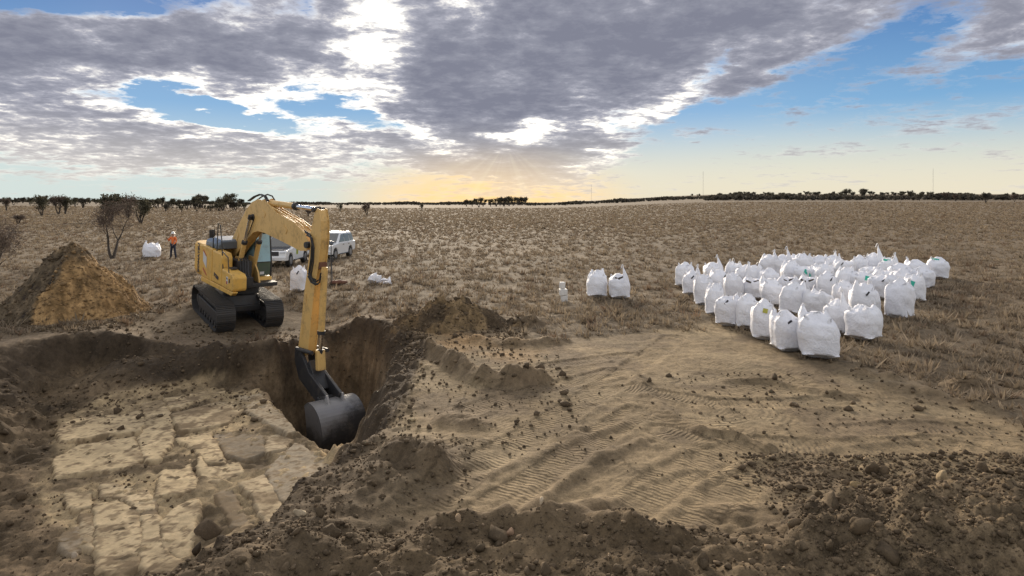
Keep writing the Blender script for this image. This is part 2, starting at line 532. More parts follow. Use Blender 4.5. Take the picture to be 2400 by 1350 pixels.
def earth_mat(name, attr='tint', treads=False, grain=1.0):
    m, nt, b = new_mat(name)
    at = nd(nt, 'ShaderNodeAttribute', attribute_name=attr)
    pos = nt.nodes.new('ShaderNodeNewGeometry').outputs['Position']
    n1 = noise(nt, 1.1, 5, 0.6, pos)
    n2 = noise(nt, 9.0, 6, 0.7, pos)
    n3 = noise(nt, 45.0, 3, 0.7, pos)
    f = mth(nt, 'ADD', mth(nt, 'MULTIPLY', mth(nt, 'SUBTRACT', n1, 0.5), 0.9), mth(nt, 'MULTIPLY', mth(nt, 'SUBTRACT', n2, 0.5), 1.5 * grain))
    f = mth(nt, 'ADD', f, mth(nt, 'MULTIPLY', mth(nt, 'SUBTRACT', n3, 0.5), 1.0 * grain))
    n4 = noise(nt, 3.2, 5, 0.65, pos, 0.6)
    f = mth(nt, 'ADD', f, mth(nt, 'MULTIPLY', mth(nt, 'SUBTRACT', n4, 0.5), 1.1 * grain))
    f = mth(nt, 'MAXIMUM', mth(nt, 'ADD', f, 1.0), 0.25)
    g = nt.nodes.new('ShaderNodeCombineColor')
    for i in range(3):
        nt.links.new(f, g.inputs[i])
    col = mixc(nt, 1.0, at.outputs['Color'], g.outputs[0], 'MULTIPLY')
    # scattered pale stones and dark crumbs
    vo = nd(nt, 'ShaderNodeTexVoronoi', i_Scale=14.0, feature='F1')
    nt.links.new(pos, vo.inputs['Vector'])
    spots = smooth(nt, vo.outputs['Distance'], 0.22, 0.10)
    pick = smooth(nt, noise(nt, 3.0, 2, 0.5, pos), 0.55, 0.62)
    col = mixc(nt, mth(nt, 'MULTIPLY', mth(nt, 'MULTIPLY', spots, pick), 0.55 * grain), col, (0.09, 0.065, 0.04))
    nt.links.new(col, b.inputs['Base Color'])
    b.inputs['Roughness'].default_value = 0.95
    b.inputs['Specular IOR Level'].default_value = 0.15
    hgt = mth(nt, 'ADD', mth(nt, 'MULTIPLY', n2, 0.6), mth(nt, 'MULTIPLY', n3, 0.25))
    hgt = mth(nt, 'ADD', hgt, mth(nt, 'MULTIPLY', spots, 0.10))
    chain = bump(nt, b, hgt, 0.6 * grain, 0.05)
    if treads:
        ph = nd(nt, 'ShaderNodeAttribute', attribute_name='tread_run').outputs['Fac']
        mk = nd(nt, 'ShaderNodeAttribute', attribute_name='tread_mask').outputs['Fac']
        phn = mth(nt, 'ADD', ph, mth(nt, 'MULTIPLY', mth(nt, 'SUBTRACT', n4, 0.5), 0.10))
        w = mth(nt, 'SINE', mth(nt, 'MULTIPLY', phn, 2 * math.pi / 0.088))
        brk = smooth(nt, noise(nt, 2.3, 3, 0.6, pos), 0.36, 0.58)
        w = mth(nt, 'MULTIPLY', mth(nt, 'MULTIPLY', w, mk), brk)
        bump(nt, b, w, 0.62, 0.016, chain)
    return m

M_GROUND = earth_mat('earth', treads=True)
M_HEAP = earth_mat('spoil', grain=1.5)
M_CLOD = earth_mat('clods', grain=0.8)
M_SLAB = earth_mat('pale_clay', grain=0.42)

# ------------------------------------------------------------------ the ground: one sheet out to the horizon
def axis(lo, hi, step, grow, far):
    c = list(np.arange(lo, hi, step))
    s, v = step, c[-1]
    while v < far:
        s *= grow
        v += s
        c.append(v)
    return c

gx = axis(-1.0, 9.5, 0.046, 1.055, 5200)
gxl = [-v for v in axis(1.0, 15.6, 0.046, 1.055, 5200)]
gx = np.array(sorted(set(np.round(gxl + gx, 4))))
ys_, v = [], 4.2
while v < 24:
    ys_.append(v)
    v += 0.030 * (v / 5) ** 0.9
s_ = 0.12
while v < 6500:
    ys_.append(v)
    s_ *= 1.035
    v += s_
gy = np.array([-400, -120, -40, -15, -5, 0, 2, 3, 3.8] + ys_)
GX, GY = np.meshgrid(gx, gy)
GX, GY = GX.ravel(), GY.ravel()
GZ = terrain(GX, GY)
# colour of the soils
def soil_colour(X, Y, Z):
    n = X.size
    c = np.empty((n, 3))
    big = fbm(X / 6.0, Y / 6.0, 4, 81)
    med = fbm(X * 0.8, Y * 0.8, 5, 82, 0.6)
    fld = np.array([0.150, 0.113, 0.072])
    c[:] = fld
    c *= (1 + 0.16 * big + 0.10 * med)[:, None]
    # beyond the tussocks: straw-coloured plain
    far = ss(60, 260, Y)[:, None]
    plain = np.array([0.158, 0.120, 0.079]) * (1 + 0.10 * fbm(X / 40, Y / 40, 4, 83))[:, None]
    c = c * (1 - far) + plain * far
    near = (X > -17.5) & (X < 14) & (Y > -5) & (Y < 27.5)
    x, y, z = X[near], Y[near], Z[near]
    k_ = c[near]
    w = 0.35 * fbm(x * .9, y * .9, 4, 84)
    m5 = med[near]
    def lay(mask, col, k_):
        return k_ * (1 - mask[:, None]) + np.array(col) * mask[:, None]
    sd = poly_sd(x, y, RIM)
    cl = ss(-0.4, 0.5, poly_sd(x, y, CLEAR) + w)
    k_ = lay(cl, (0.212, 0.157, 0.091), k_)
    k_ = lay(cl * ss(0.05, 0.55, fbm(x * .7, y * .7, 4, 85)) * 0.8, (0.150, 0.110, 0.068), k_)
    k_ = lay(cl * ss(0.2, 0.7, fbm(x * .5 + 9, y * .9, 4, 86)) * 0.5, (0.265, 0.203, 0.122), k_)
    # trampled ground round the machine and the pit rim
    rim = ss(-1.7, -0.1, sd + w)
    k_ = lay(rim * (1 - cl) * 0.8, (0.20, 0.150, 0.10), k_)
    for P, hh, ww in RIDGES:
        d, _, _ = line_d(x, y, P)
        k_ = lay(ss(ww * 1.7, ww * 0.6, d + 0.12 * m5) * (0.75 if hh > 0.15 else 0.35), (0.150, 0.108, 0.066), k_)
    ora = ss(2.0, 0.4, np.hypot(x + 1.6, (y - 18.4) * 0.8) + w * 2) + ss(1.5, 0.3, np.hypot(x - 0.1, (y - 16.9) * 0.9) + w * 2) * 0.6
    k_ = lay(np.clip(ora, 0, 1) * (1 - ss(-.2, .2, sd)) * 0.6, (0.30, 0.185, 0.085), k_)
    # pit walls: dark topsoil band, brown subsoil below
    inside = ss(-0.15, 0.12, sd + 0.3 * w)
    dep = np.clip(-z, 0, 4)
    bands = 0.5 + 0.5 * np.sin(dep * 6 + 2.5 * fbm(x * .6, y * .6, 3, 87))
    zn = fbm(x * 1.6 + z * 1.1, y * 1.6 - z * 2.3, 4, 91, .6)
    sub = (np.array([0.185, 0.133, 0.080]) - np.array([0.070, 0.050, 0.030]) * ss(-7.2, -8.6, x)[:, None]) * (1 + 0.3 * zn)[:, None] * (0.85 + 0.35 * bands + 0.25 * m5)[:, None]
    top = ss(1.25, 0.45, dep + 0.45 * w)[:, None]
    floor = ss(-0.25, 0.12, poly_sd(x, y, FLOOR) + 0.5 * w + 0.12 * m5) * (1 - ss(1.5, 1.8, dep)) * ss(.95, 1.15, dep)
    fl_m = ss(-0.5, 0.6, fbm(x * 1.3, y * 1.3, 5, 92, .6))[:, None]
    flc = np.array([.36, .27, .155]) * (1 - fl_m) + np.array([.150, .110, .066]) * fl_m
    sub = sub * (1 - floor[:, None]) + flc * floor[:, None]
    top = top * (1 - floor[:, None])
    wallc = sub * (1 - top) + np.array([0.068, 0.050, 0.033]) * top
    k_ = k_ * (1 - inside[:, None]) + wallc * inside[:, None]
    # dark loose soil in the foreground and along the near rim
    fore = ss(8.6, 7.3, y + 0.45 * fbm(x * .8, y * .8, 3, 31) - 0.07 * np.abs(x)) * (1 - inside)
    k_ = lay(fore * 0.92, (0.104, 0.074, 0.043), k_)
    f2 = ss(-0.4, -2.0, x - 0.5 * (y - 9.0) + w) * ss(11.6, 9.6, y + w) * (1 - inside)
    k_ = lay(f2 * 0.9, (0.100, 0.073, 0.045), k_)
    k_ = k_ * (1 + 0.16 * m5)[:, None]
    c[near] = k_
    return np.clip(c, 0.02, 0.6)

ground_me = mesh_np('ground', np.stack([GX, GY, GZ], 1), grid_faces(len(gx), len(gy)), True)
set_color(ground_me, 'tint', soil_colour(GX, GY, GZ))
t_run, t_mask = np.zeros(GX.size), np.zeros(GX.size)
nearm = (GX > -6) & (GX < 13) & (GY > 5) & (GY < 26)
x_, y_ = GX[nearm], GY[nearm]
tr, tm = np.zeros(x_.size), np.zeros(x_.size)
for P, ww in TREADS:
    d, run, side = line_d(x_, y_, P)
    lane = ss(ww * 1.05, ww * 0.85, d)
    m_ = lane > tm
    tr = np.where(m_, run + 0.12 * np.abs(side), tr)
    tm = np.where(m_, lane, tm)
for (cx_p, cy_p), r0, r1 in (((1640, 955), 0.5, 2.3), ((1330, 905), 0.4, 1.8), ((1950, 1010), 0.3, 1.6)):
    qx, qy = G(cx_p, cy_p)
    rr_ = np.hypot((x_ - qx) * 0.8, y_ - qy)
    lane = ss(r1, r1 - .5, rr_) * ss(r0, r0 + .4, rr_) * 0.75 * ss(-0.1, 0.4, fbm(x_ * .6, y_ * .6, 3, 95) + 0.25)
    m_ = lane > tm
    tr, tm = np.where(m_, rr_ * 0.8, tr), np.where(m_, lane, tm)
base_lane = 0.28 * ss(0.0, 0.6, poly_sd(x_, y_, CLEAR)) * ss(8.4, 9.6, y_)
turn = np.floor(fbm(x_ * .35, y_ * .35, 2, 96) * 2.5)
m_ = base_lane > tm
tr, tm = np.where(m_, x_ * np.cos(turn * .9) + y_ * np.sin(turn * .9) * .8, tr), np.where(m_, base_lane, tm)
t_run[nearm], t_mask[nearm] = tr, tm * (1 - ss(-.3, 0, poly_sd(x_, y_, RIM)))
set_float(ground_me, 'tread_run', t_run)
set_float(ground_me, 'tread_mask', t_mask)
ground = link('ground', ground_me, M_GROUND, kind='structure')

# ------------------------------------------------------------------ heaps of spoil: each a thing of its own
def heap(name, cx, cy, rx, ry, fn, colfn, label, cat, step=0.05, group=None):
    """a loose heap: height field fn(x, y) (relative, metres) over its footprint, sunk into the ground at its edge"""
    nx, ny = int(2 * rx / step) + 1, int(2 * ry / step) + 1
    lx, ly = np.meshgrid(np.linspace(-rx, rx, nx), np.linspace(-ry, ry, ny))
    lx, ly = lx.ravel(), ly.ravel()
    hgt = fn(lx, ly)
    base = terrain(lx + cx, ly + cy)
    z0 = zat(cx, cy)
    V = np.stack([lx, ly, base + hgt - z0], 1)
    Fq = grid_faces(nx, ny)
    keep = (hgt[Fq] > -0.10).any(1)
    Fq = Fq[keep]
    used = np.unique(Fq)
    remap = np.zeros(len(V), int)
    remap[used] = np.arange(len(used))
    me = mesh_np(name, V[used], remap[Fq], True)
    set_color(me, 'tint', colfn(lx, ly, hgt)[used])
    o = link(name, me, M_HEAP, label=label, category=cat)
    o.location = (cx, cy, z0)
    if group:
        o['group'] = group
    return o

def cone_h(x, y):
    r = np.hypot(x, y * 0.95) + 0.16 * fbm(x * 1.1, y * 1.1, 4, 101)
    slope = np.maximum(HEAP_H - r * 1.12 + 0.10 * fbm(np.arctan2(y, x) * 3, r * .5, 3, 103), HEAP_H * 0.55 - r * 0.62)
    slope = np.where(slope > HEAP_H - 0.35, HEAP_H - 0.35 + (slope - HEAP_H + 0.35) * 0.85, slope)
    return np.maximum(slope, -0.3) + 0.065 * fbm(x * 5, y * 5, 4, 102, 0.7) + 0.10 * fbm(x * 1.6, y * 1.6, 3, 106)

def cone_c(x, y, h):
    a = np.array([0.285, 0.180, 0.082])
    d = np.array([0.115, 0.086, 0.054])
    w = 0.25 * fbm(x * 1.6, y * 1.6, 4, 104, 0.65)
    m = ss(-0.10, 0.10, x - 0.16 + 0.10 * y + 0.8 * w - 0.15 * ss(1.9, 2.6, h))
    m = m * ss(2.25, 1.75, h + w * .6)
    m = np.maximum(m, 0.35 * ss(2.0, 2.5, h))
    c = d[None] * (1 - m[:, None]) + a[None] * m[:, None]
    return np.clip(c * (1 + 0.42 * fbm(x * 5, y * 5, 4, 105, .75))[:, None], .03, .6)

heap('gravel_heap', HEAP_C[0], HEAP_C[1], 3.5, 3.5, cone_h, cone_c,
     'tall pointed soil heap with orange gravel spilled down its right side, behind the pit', 'heap', 0.055)

def lump(h, rx, ry, seed, rough=0.10, rot=0.0, slope=1.0):
    ca, sa = math.cos(rot), math.sin(rot)
    def f(x, y):
        u, v = x * ca + y * sa, -x * sa + y * ca
        r = np.hypot(u / rx, v / ry) + 0.22 * fbm(x * 1.1, y * 1.1, 4, seed)
        z = h * np.clip(1 - r, -0.3, 1) ** 1.0 if slope == 1.0 else h * np.sign(1 - r) * np.abs(np.clip(1 - r, -.3, 1)) ** slope
        return z + rough * fbm(x * 3.2, y * 3.2, 5, seed + 1, 0.65) * ss(-0.1, 0.25, z)
    return f

def tintfn(a, b, seed, sc_=1.4, bias=0.0):
    def f(x, y, h):
        m = ss(-0.45, 0.45, fbm(x * sc_, y * sc_, 5, seed, .65) + bias)[:, None]
        c = np.array(a)[None] * (1 - m) + np.array(b)[None] * m
        return np.clip(c * (1 + 0.22 * fbm(x * 5, y * 5, 3, seed + 3, .7))[:, None], .03, .6)
    return f

bx_, by_ = G(1062, 762)
heap('spoil_mound', bx_, by_ + 0.3, 2.6, 2.1, lump(1.02, 2.0, 1.35, 120, 0.14), tintfn((0.085, 0.061, 0.038), (0.185, 0.128, 0.068), 123),
     'rough brown spoil mound with roots and gravel on the right rim of the pit', 'mound', 0.045)
fx_, fy_ = G(2330, 1290)
def front_mound(x, y):
    r = np.hypot((x + 0.1) / 2.35, (y + 0.2) / 1.95) + 0.14 * fbm(x * 0.8, y * 0.8, 4, 131)
    z = 0.70 * np.clip(1.25 * (1 - r), -0.3, 0.85)
    return z + 0.06 * fbm(x * 3, y * 3, 5, 132, 0.65) * ss(-0.05, 0.2, z)
heap('soil_mound', fx_ - 0.1, fy_ - 0.2, 3.3, 2.7, front_mound, tintfn((0.090, 0.066, 0.040), (0.150, 0.110, 0.066), 133),
     'broad mound of crumbled brown soil in the bottom right foreground', 'mound', 0.04)

# ------------------------------------------------------------------ pale clay slabs of the pit floor (pieces of the ground)
def Z5(pts):
    return [G(x / 2.25, 750 + y / 2.25, BENCH + 0.06) for x, y in pts]
SLABS = [  # outline, height, warm(0)-grey(1)-dark(2)
    ([(320, 540), (480, 470), (590, 440), (720, 440), (765, 520), (740, 590), (650, 600), (560, 610), (440, 630), (340, 640), (300, 600)], .15, 0),
    ([(748, 430), (850, 405), (888, 480), (915, 590), (900, 650), (830, 735), (770, 735), (728, 620), (775, 520)], .16, 0),
    ([(875, 410), (960, 400), (1160, 330), (1190, 365), (1000, 435), (960, 460), (905, 472)], .12, 0),
    ([(905, 500), (1060, 450), (1220, 400), (1275, 470), (1190, 540), (1090, 570), (945, 592)], .15, 0.15),
    ([(1255, 390), (1370, 380), (1460, 470), (1560, 590), (1520, 605), (1400, 530), (1300, 470)], .10, .7),
    ([(300, 720), (420, 662), (620, 632), (700, 616), (760, 725), (680, 770), (580, 790), (450, 796), (300, 825), (285, 760)], .18, 0),
    ([(930, 622), (1105, 590), (1140, 640), (1185, 720), (1180, 745), (1085, 750), (1035, 675), (960, 645)], .13, 0),
    ([(1130, 595), (1290, 560), (1375, 600), (1390, 695), (1300, 735), (1195, 700)], .06, 1.5),
    ([(1400, 600), (1470, 588), (1535, 625), (1495, 680), (1405, 705)], .10, .5),
    ([(935, 705), (985, 695), (1035, 845), (1020, 885), (955, 915), (825, 930), (850, 800)], .14, 0),
    ([(1050, 700), (1085, 772), (1180, 765), (1255, 745), (1275, 795), (1165, 845), (1095, 845), (1045, 790)], .11, .1),
    ([(1465, 725), (1560, 645), (1735, 752), (1715, 830), (1635, 945), (1540, 1005), (1445, 895), (1405, 800)], .12, .9),
    ([(1265, 855), (1385, 810), (1440, 890), (1520, 1010), (1480, 1055), (1400, 1085), (1345, 950)], .12, .35),
    ([(350, 882), (430, 865), (470, 900), (470, 975), (400, 992), (352, 955)], .10, .1),
    ([(535, 842), (640, 862), (735, 862), (815, 940), (810, 995), (740, 1000), (690, 960), (620, 928), (545, 925)], .10, .2),
    ([(505, 968), (620, 940), (715, 1005), (750, 1140), (730, 1280), (640, 1345), (530, 1300), (510, 1200)], .13, .1),
    ([(925, 985), (1045, 930), (1050, 1020), (1020, 1120), (1000, 1225), (960, 1250), (870, 1200), (845, 1065)], .13, .05),
    ([(430, 1015), (485, 1015), (485, 1195), (440, 1180)], .10, .4),
    ([(1095, 1185), (1220, 1110), (1300, 1068), (1325, 1078), (1230, 1150), (1100, 1240), (1035, 1255)], .10, 0),
    ([(748, 1025), (830, 1020), (845, 1190), (950, 1265), (900, 1320), (765, 1330), (745, 1290)], .12, .1),
    ([(1150, 905), (1200, 880), (1320, 1060), (1240, 1085), (1180, 980)], .06, 1.7),
    ([(745, 962), (810, 955), (830, 1035), (800, 1055), (752, 1040)], .05, 1.9),
    ([(560, 1345), (700, 1345), (760, 1342), (850, 1400), (760, 1470), (560, 1480), (500, 1420)], .10, .1),
    ([(330, 1120), (410, 1080), (430, 1190), (380, 1220), (310, 1190)], .06, 1.2),
]
for si, (pz, hh, tone) in enumerate(SLABS):
    P = np.array(Z5(pz))
    hh *= 0.20
    lo, hi = P.min(0) - 0.2, P.max(0) + 0.2
    st = 0.034
    nx, ny = int((hi[0] - lo[0]) / st) + 2, int((hi[1] - lo[1]) / st) + 2
    X, Y = np.meshgrid(np.linspace(lo[0], hi[0], nx), np.linspace(lo[1], hi[1], ny))
    X, Y = X.ravel(), Y.ravel()
    d = poly_sd(X, Y, P) + 0.045 + 0.028 * fbm(X * 4, Y * 4, 4, 200 + si, .6)
    tx, ty = rng.uniform(-.03, .03), rng.uniform(-.01, .05)
    c0 = P.mean(0)
    top = hh + tx * (X - c0[0]) - ty * (Y - c0[1]) + 0.006 * fbm(X * 7, Y * 7, 4, 230 + si, .65) + 0.018 * fbm(X * 1.3, Y * 1.2, 2, 260 + si)
    edge = ss(-0.02, 0.04, d)
    Z = terrain(X, Y) * (1 - edge) + (BENCH + 0.02 + top) * edge - 0.10 * (1 - ss(-0.06, -0.01, d))
    Fq = grid_faces(nx, ny)
    keep = (d[Fq] > -0.045).any(1)
    Fq = Fq[keep]
    used = np.unique(Fq)
    remap = np.zeros(len(X), int)
    remap[used] = np.arange(len(used))
    pale, grey, dark = np.array([.58, .445, .262]), np.array([.34, .28, .20]), np.array([.17, .125, .075])
    base = pale * (1 - min(tone, 1)) + grey * min(tone, 1) if tone <= 1 else grey * (2 - tone) + dark * (tone - 1)
    n1 = fbm(X * 1.4, Y * 1.4, 5, 300 + si, .6)
    n2 = fbm(X * 9, Y * 9, 3, 330 + si, .7)
    mud = np.clip(ss(0.10, 0.62, n1) * 0.75 + ss(0.05, -0.02, d) * 0.5 + ss(.22, .55, n2) * 0.8 + ss(.1, .8, fbm(X * 3 + 5, Y * 3, 4, 360 + si, .6)) * .35, 0, 1)[:, None]
    colr = base[None] * (1 + 0.12 * n2 + .10 * n1)[:, None] * (1 - mud) + np.array([.20, .145, .085])[None] * mud
    me = mesh_np('clay_slab', np.stack([X, Y, Z], 1)[used], remap[Fq], True)
    set_color(me, 'tint', np.clip(colr, .03, .6)[used])
    link('clay_slab', me, M_SLAB, ground)

# ------------------------------------------------------------------ clods, stones and dust-dry tussocks
ico = bmesh.new()
bmesh.ops.create_icosphere(ico, subdivisions=2, radius=1)
ICO_V = np.array([v.co[:] for v in ico.verts])
ICO_F = np.array([[v.index for v in f.verts] for f in ico.faces])
ico.free()
ico = bmesh.new()
bmesh.ops.create_icosphere(ico, subdivisions=1, radius=1)
ICS_V = np.array([v.co[:] for v in ico.verts])
ICS_F = np.array([[v.index for v in f.verts] for f in ico.faces])
ico.free()

def rock_shape(seed, big=True, amp=0.3):
    r_ = np.random.default_rng(seed)
    V = (ICO_V if big else ICS_V).copy()
    k1 = r_.normal(size=(10, 3))
    for q in k1:
        q = q / np.linalg.norm(q)
        dcut = V @ q
        lim = r_.uniform(0.35, 0.75)
        V = V - np.clip(dcut - lim, 0, None)[:, None] * q[None] * 0.85
    V = V * (1 + amp * 0.35 * r_.normal(size=(len(V), 1)))
    return V * r_.uniform(0.75, 1.2, 3)

def scatter_mesh(name, pts, size, seeds, col, mat, flat=0.75, sink=0.25, **props):
    n = len(pts)
    shapes = [rock_shape(s_, False) for s_ in seeds]
    nv, Fb = len(ICS_V), ICS_F
    V = np.empty((n, nv, 3))
    rz = rng.uniform(0, 2 * np.pi, n)
    pick = rng.integers(0, len(shapes), n)
    S = np.array(shapes)[pick] * size[:, None, None] * np.array([1, 1, flat])[None, None]
    c, s_ = np.cos(rz)[:, None], np.sin(rz)[:, None]
    V[:, :, 0] = S[:, :, 0] * c - S[:, :, 1] * s_ + pts[:, 0:1]
    V[:, :, 1] = S[:, :, 0] * s_ + S[:, :, 1] * c + pts[:, 1:2]
    V[:, :, 2] = S[:, :, 2] + pts[:, 2:3] + (size * flat * (1 - 2 * sink) * 0.7)[:, None]
    Fc = (Fb[None] + (np.arange(n) * nv)[:, None, None]).reshape(-1, 3)
    me = mesh_np(name, V.reshape(-1, 3), Fc)
    set_color(me, 'tint', np.repeat(col, nv, 0))
    return link(name, me, mat, **props)

HEAPS = [o for o in bpy.data.objects if o.get('category') in ('heap', 'mound')]
from mathutils.bvhtree import BVHTree
dg = bpy.context.evaluated_depsgraph_get()
def drop_tree(o):
    vs_ = [o.matrix_world @ v.co for v in o.data.vertices]
    return BVHTree.FromPolygons(vs_, [p.vertices[:] for p in o.data.polygons])
bpy.context.view_layer.update()
TREES_BV = [drop_tree(o) for o in HEAPS]
def surface(pts):
    """z of whatever lies on top at each point: ground or heap"""
    z = terrain(pts[:, 0], pts[:, 1])
    for i, (x, y) in enumerate(pts):
        for t_ in TREES_BV:
            hit = t_.ray_cast(Vector((x, y, 20)), Vector((0, 0, -1)))
            if hit[0] is not None and hit[0].z > z[i]:
                z[i] = hit[0].z
    return z

def cloud_pts(n, boxes):
    out = []
    w = np.array([b[4] for b in boxes], float)
    w /= w.sum()
    for i in rng.choice(len(boxes), n, p=w):
        x0, x1, y0, y1, _ = boxes[i]
        out.append((rng.uniform(x0, x1), rng.uniform(y0, y1)))
    return np.array(out)

# crumbs on the front mound, the foreground bank and the pit's sides
p = cloud_pts(38000, [(3.3, 8.6, 5.6, 10.2, 9), (-6, 6, 5.2, 7.7, 8), (-4.2, -0.6, 7.0, 10.8, 3), (-13.5, -6, 7.5, 18, 2.5), (-13, -2.2, 15.5, 22.5, 2),
                     (-3.6, 0.4, 16.5, 21.6, 1.5), (-2.8, 1.2, 10, 17, 1.6), (0, 11, 9, 15, 0.9), (-19, -13, 19.5, 25, 3.5)])
on_slab = np.zeros(len(p), bool)
for pz, hh, tone in SLABS:
    on_slab |= poly_sd(p[:, 0], p[:, 1], Z5(pz)) > -0.05
p = p[~on_slab | (rng.random(len(p)) < 0.45)]
clear_w = poly_sd(p[:, 0], p[:, 1], CLEAR)
p = p[(clear_w < 0.6) | (p[:, 1] < 7.7) | (p[:, 0] > 3.6) | (rng.random(len(p)) < 0.30)]
z = surface(p)
size = np.clip(rng.lognormal(-4.05, 0.55, len(p)), 0.008, 0.08) * np.clip(p[:, 1] / 9, 0.8, 1.7)
tone = rng.uniform(0.75, 1.35, len(p))[:, None] * np.where(rng.random((len(p), 1)) < 0.05, 2.0, 1.0)
col = np.array([0.110, 0.080, 0.050])[None] * tone
ora = (np.hypot(p[:, 0] - HEAP_C[0], p[:, 1] - HEAP_C[1]) < 2.6) & (p[:, 0] > HEAP_C[0] + 0.1 - 0.1 * (p[:, 1] - HEAP_C[1]))
col[ora] = np.array([0.26, 0.17, 0.085])[None] * rng.uniform(.6, 1.3, (ora.sum(), 1))
scatter_mesh('soil_crumbs', np.column_stack([p, z]), size, range(500, 512), np.clip(col, .03, .6), M_CLOD, kind='stuff')

# clods big enough to count
clod_me = []
for i in range(8):
    me = mesh_np('clod', rock_shape(600 + i, True, 0.22), ICO_F)
    set_color(me, 'tint', np.tile(np.array([0.115, 0.084, 0.052]) * rng.uniform(.8, 1.25), (len(ICO_V), 1)))
    me.materials.append(M_CLOD)
    clod_me.append(me)
cp = cloud_pts(210, [(3.6, 8.0, 6.0, 9.8, 6), (-3.5, 5, 6.0, 7.5, 6), (-3.6, -1.0, 7.5, 10.5, 1.5), (-12.5, -8, 9, 17, 1.0)])
inpit = poly_sd(cp[:, 0], cp[:, 1], RIM)
cz = surface(cp)
for i, (x, y) in enumerate(cp):
    s_ = float(np.clip(rng.lognormal(-3.0, 0.42), 0.035, 0.15))
    o = link('soil_clod', clod_me[i % 8], None, category='clod')
    o.location = (x, y, cz[i] + s_ * 0.3)
    o.scale = (s_, s_ * rng.uniform(.8, 1.15), s_ * rng.uniform(.65, .95))
    o.rotation_euler = (rng.uniform(-.3, .3), rng.uniform(-.3, .3), rng.uniform(0, 6.28))
    if x > 2.6:
        o['label'], o['group'] = 'brown clod of earth lying on the broad mound in the bottom right', 'clods on the front mound'
    elif inpit[i] > 0:
        o['label'], o['group'] = 'brown clod of earth lying on the left slope of the pit', 'clods on the pit slope'
    else:
        o['label'], o['group'] = 'dark clod of earth in the loose bank along the bottom edge', 'clods in the foreground bank'

def special_rock(px, py, sx, sy, sz, rgb, label, seed, name='rock', h=0.0, rot=0.0):
    X, Y = G(px, py, h)
    zz = surface(np.array([[X, Y]]))[0]
    # the sight line may meet the heap earlier: walk towards the camera until it does
    for t_ in np.linspace(1.0, 0.5, 200):
        x2, y2 = (px - 1200) / F * Y * t_, Y * t_
        if surface(np.array([[x2, y2]]))[0] >= CAMH - (py - HZ) / F * y2:
            X, Y = x2, y2
            zz = surface(np.array([[X, Y]]))[0]
            break
    me = mesh_np(name, rock_shape(seed, True, 0.12), ICO_F)
    set_color(me, 'tint', np.tile(np.array(rgb), (len(ICO_V), 1)))
    o = link(name, me, M_CLOD, label=label, category='rock')
    o.location = (X, Y, zz + sz * 0.45)
    o.scale = (sx, sy, sz)
    o.rotation_euler = (0.1, 0.2, rot)
    return o

special_rock(2208, 1268, .085, .12, .20, (.36, .27, .16), 'tall pale tan rock standing on the mound in the bottom right', 701)
special_rock(2005, 1150, .10, .09, .10, (.26, .19, .10), 'rounded olive brown clod near the left top of the front mound', 702)
special_rock(965, 988, .11, .07, .06, (.42, .33, .20), 'flat cream stone on the bare ground right of the bucket', 703)
special_rock(1075, 1268, .06, .06, .06, (.42, .30, .19), 'small pale round stone in the dark bank at bottom centre', 704)
special_rock(1195, 1278, .07, .06, .06, (.38, .25, .16), 'pinkish round stone in the dark bank, right of the pale round one', 705)
special_rock(1270, 1245, .035, .06, .09, (.48, .38, .26), 'thin pale splinter of stone at the top of the dark bank', 706)
special_rock(705, 1225, .10, .07, .06, (.45, .36, .24), 'pale angular stone on the near lip of the pit', 707)
special_rock(174, 1282, .06, .06, .07, (.48, .40, .30), 'whitish stone on the soil in the bottom left corner of the pit', 708, h=-1.2)
special_rock(548, 1236, .08, .05, .04, (.62, .55, .44), 'bright chip of stone on the near edge of the clay floor', 709, h=-1.2)
special_rock(1905, 1215, .08, .08, .08, (.15, .11, .07), 'dark clod at the left foot of the front mound', 710)
special_rock(285, 1000, .13, .10, .13, (.09, .065, .04), 'dark lump of topsoil lying on the upper left clay slabs', 711, h=-1.2)
special_rock(465, 1275, .10, .10, .12, (.06, .045, .03), 'black lump of soil near the near edge of the clay floor', 712, h=-1.2)
special_rock(505, 1100, .08, .08, .07, (.09, .065, .04), 'small dark lump in the middle of the clay floor', 713, h=-1.2)
special_rock(490, 1225, .30, .24, .12, (.10, .072, .045), 'wide dark patch of loose soil on the clay floor', 714, name='soil_pile', h=-1.2)['category'] = 'soil pile'

# dry tussocks: uncountable grass
M_GRASS, nt, b = new_mat('dry_grass')
at = nd(nt, 'ShaderNodeAttribute', attribute_name='tint')
nt.links.new(at.outputs['Color'], b.inputs['Base Color'])
b.inputs['Roughness'].default_value = 0.9
b.inputs['Specular IOR Level'].default_value = 0.1
tr_ = nd(nt, 'ShaderNodeBsdfTranslucent')
nt.links.new(at.outputs['Color'], tr_.inputs[0])
mx = nd(nt, 'ShaderNodeMixShader', i_0=0.3)
nt.links.new(b.outputs[0], mx.inputs[1])
nt.links.new(tr_.outputs[0], mx.inputs[2])
nt.links.new(mx.outputs[0], nt.nodes['Material Output'].inputs[0])

def grass_field(n_try):
    # sample depth with density falling with distance
    yy = np.linspace(9.0, 430, 5000)
    dens = yy * np.minimum(8.5, 8.5 * (24.0 / yy) ** 1.30) * (1 - 0.6 * ss(110, 430, yy))
    cdf = np.cumsum(dens)
    cdf /= cdf[-1]
    Y = np.interp(rng.random(n_try), cdf, yy)
    X = rng.uniform(-0.96, 0.96, n_try) * Y
    g = grassy(X, Y)
    cl = fbm(X / 1.7, Y / 1.7, 3, 401) * 0.5 + 0.5
    keep = (rng.random(n_try) < g) & (rng.random(n_try) < 0.42 + 0.8 * cl)
    return X[keep], Y[keep]

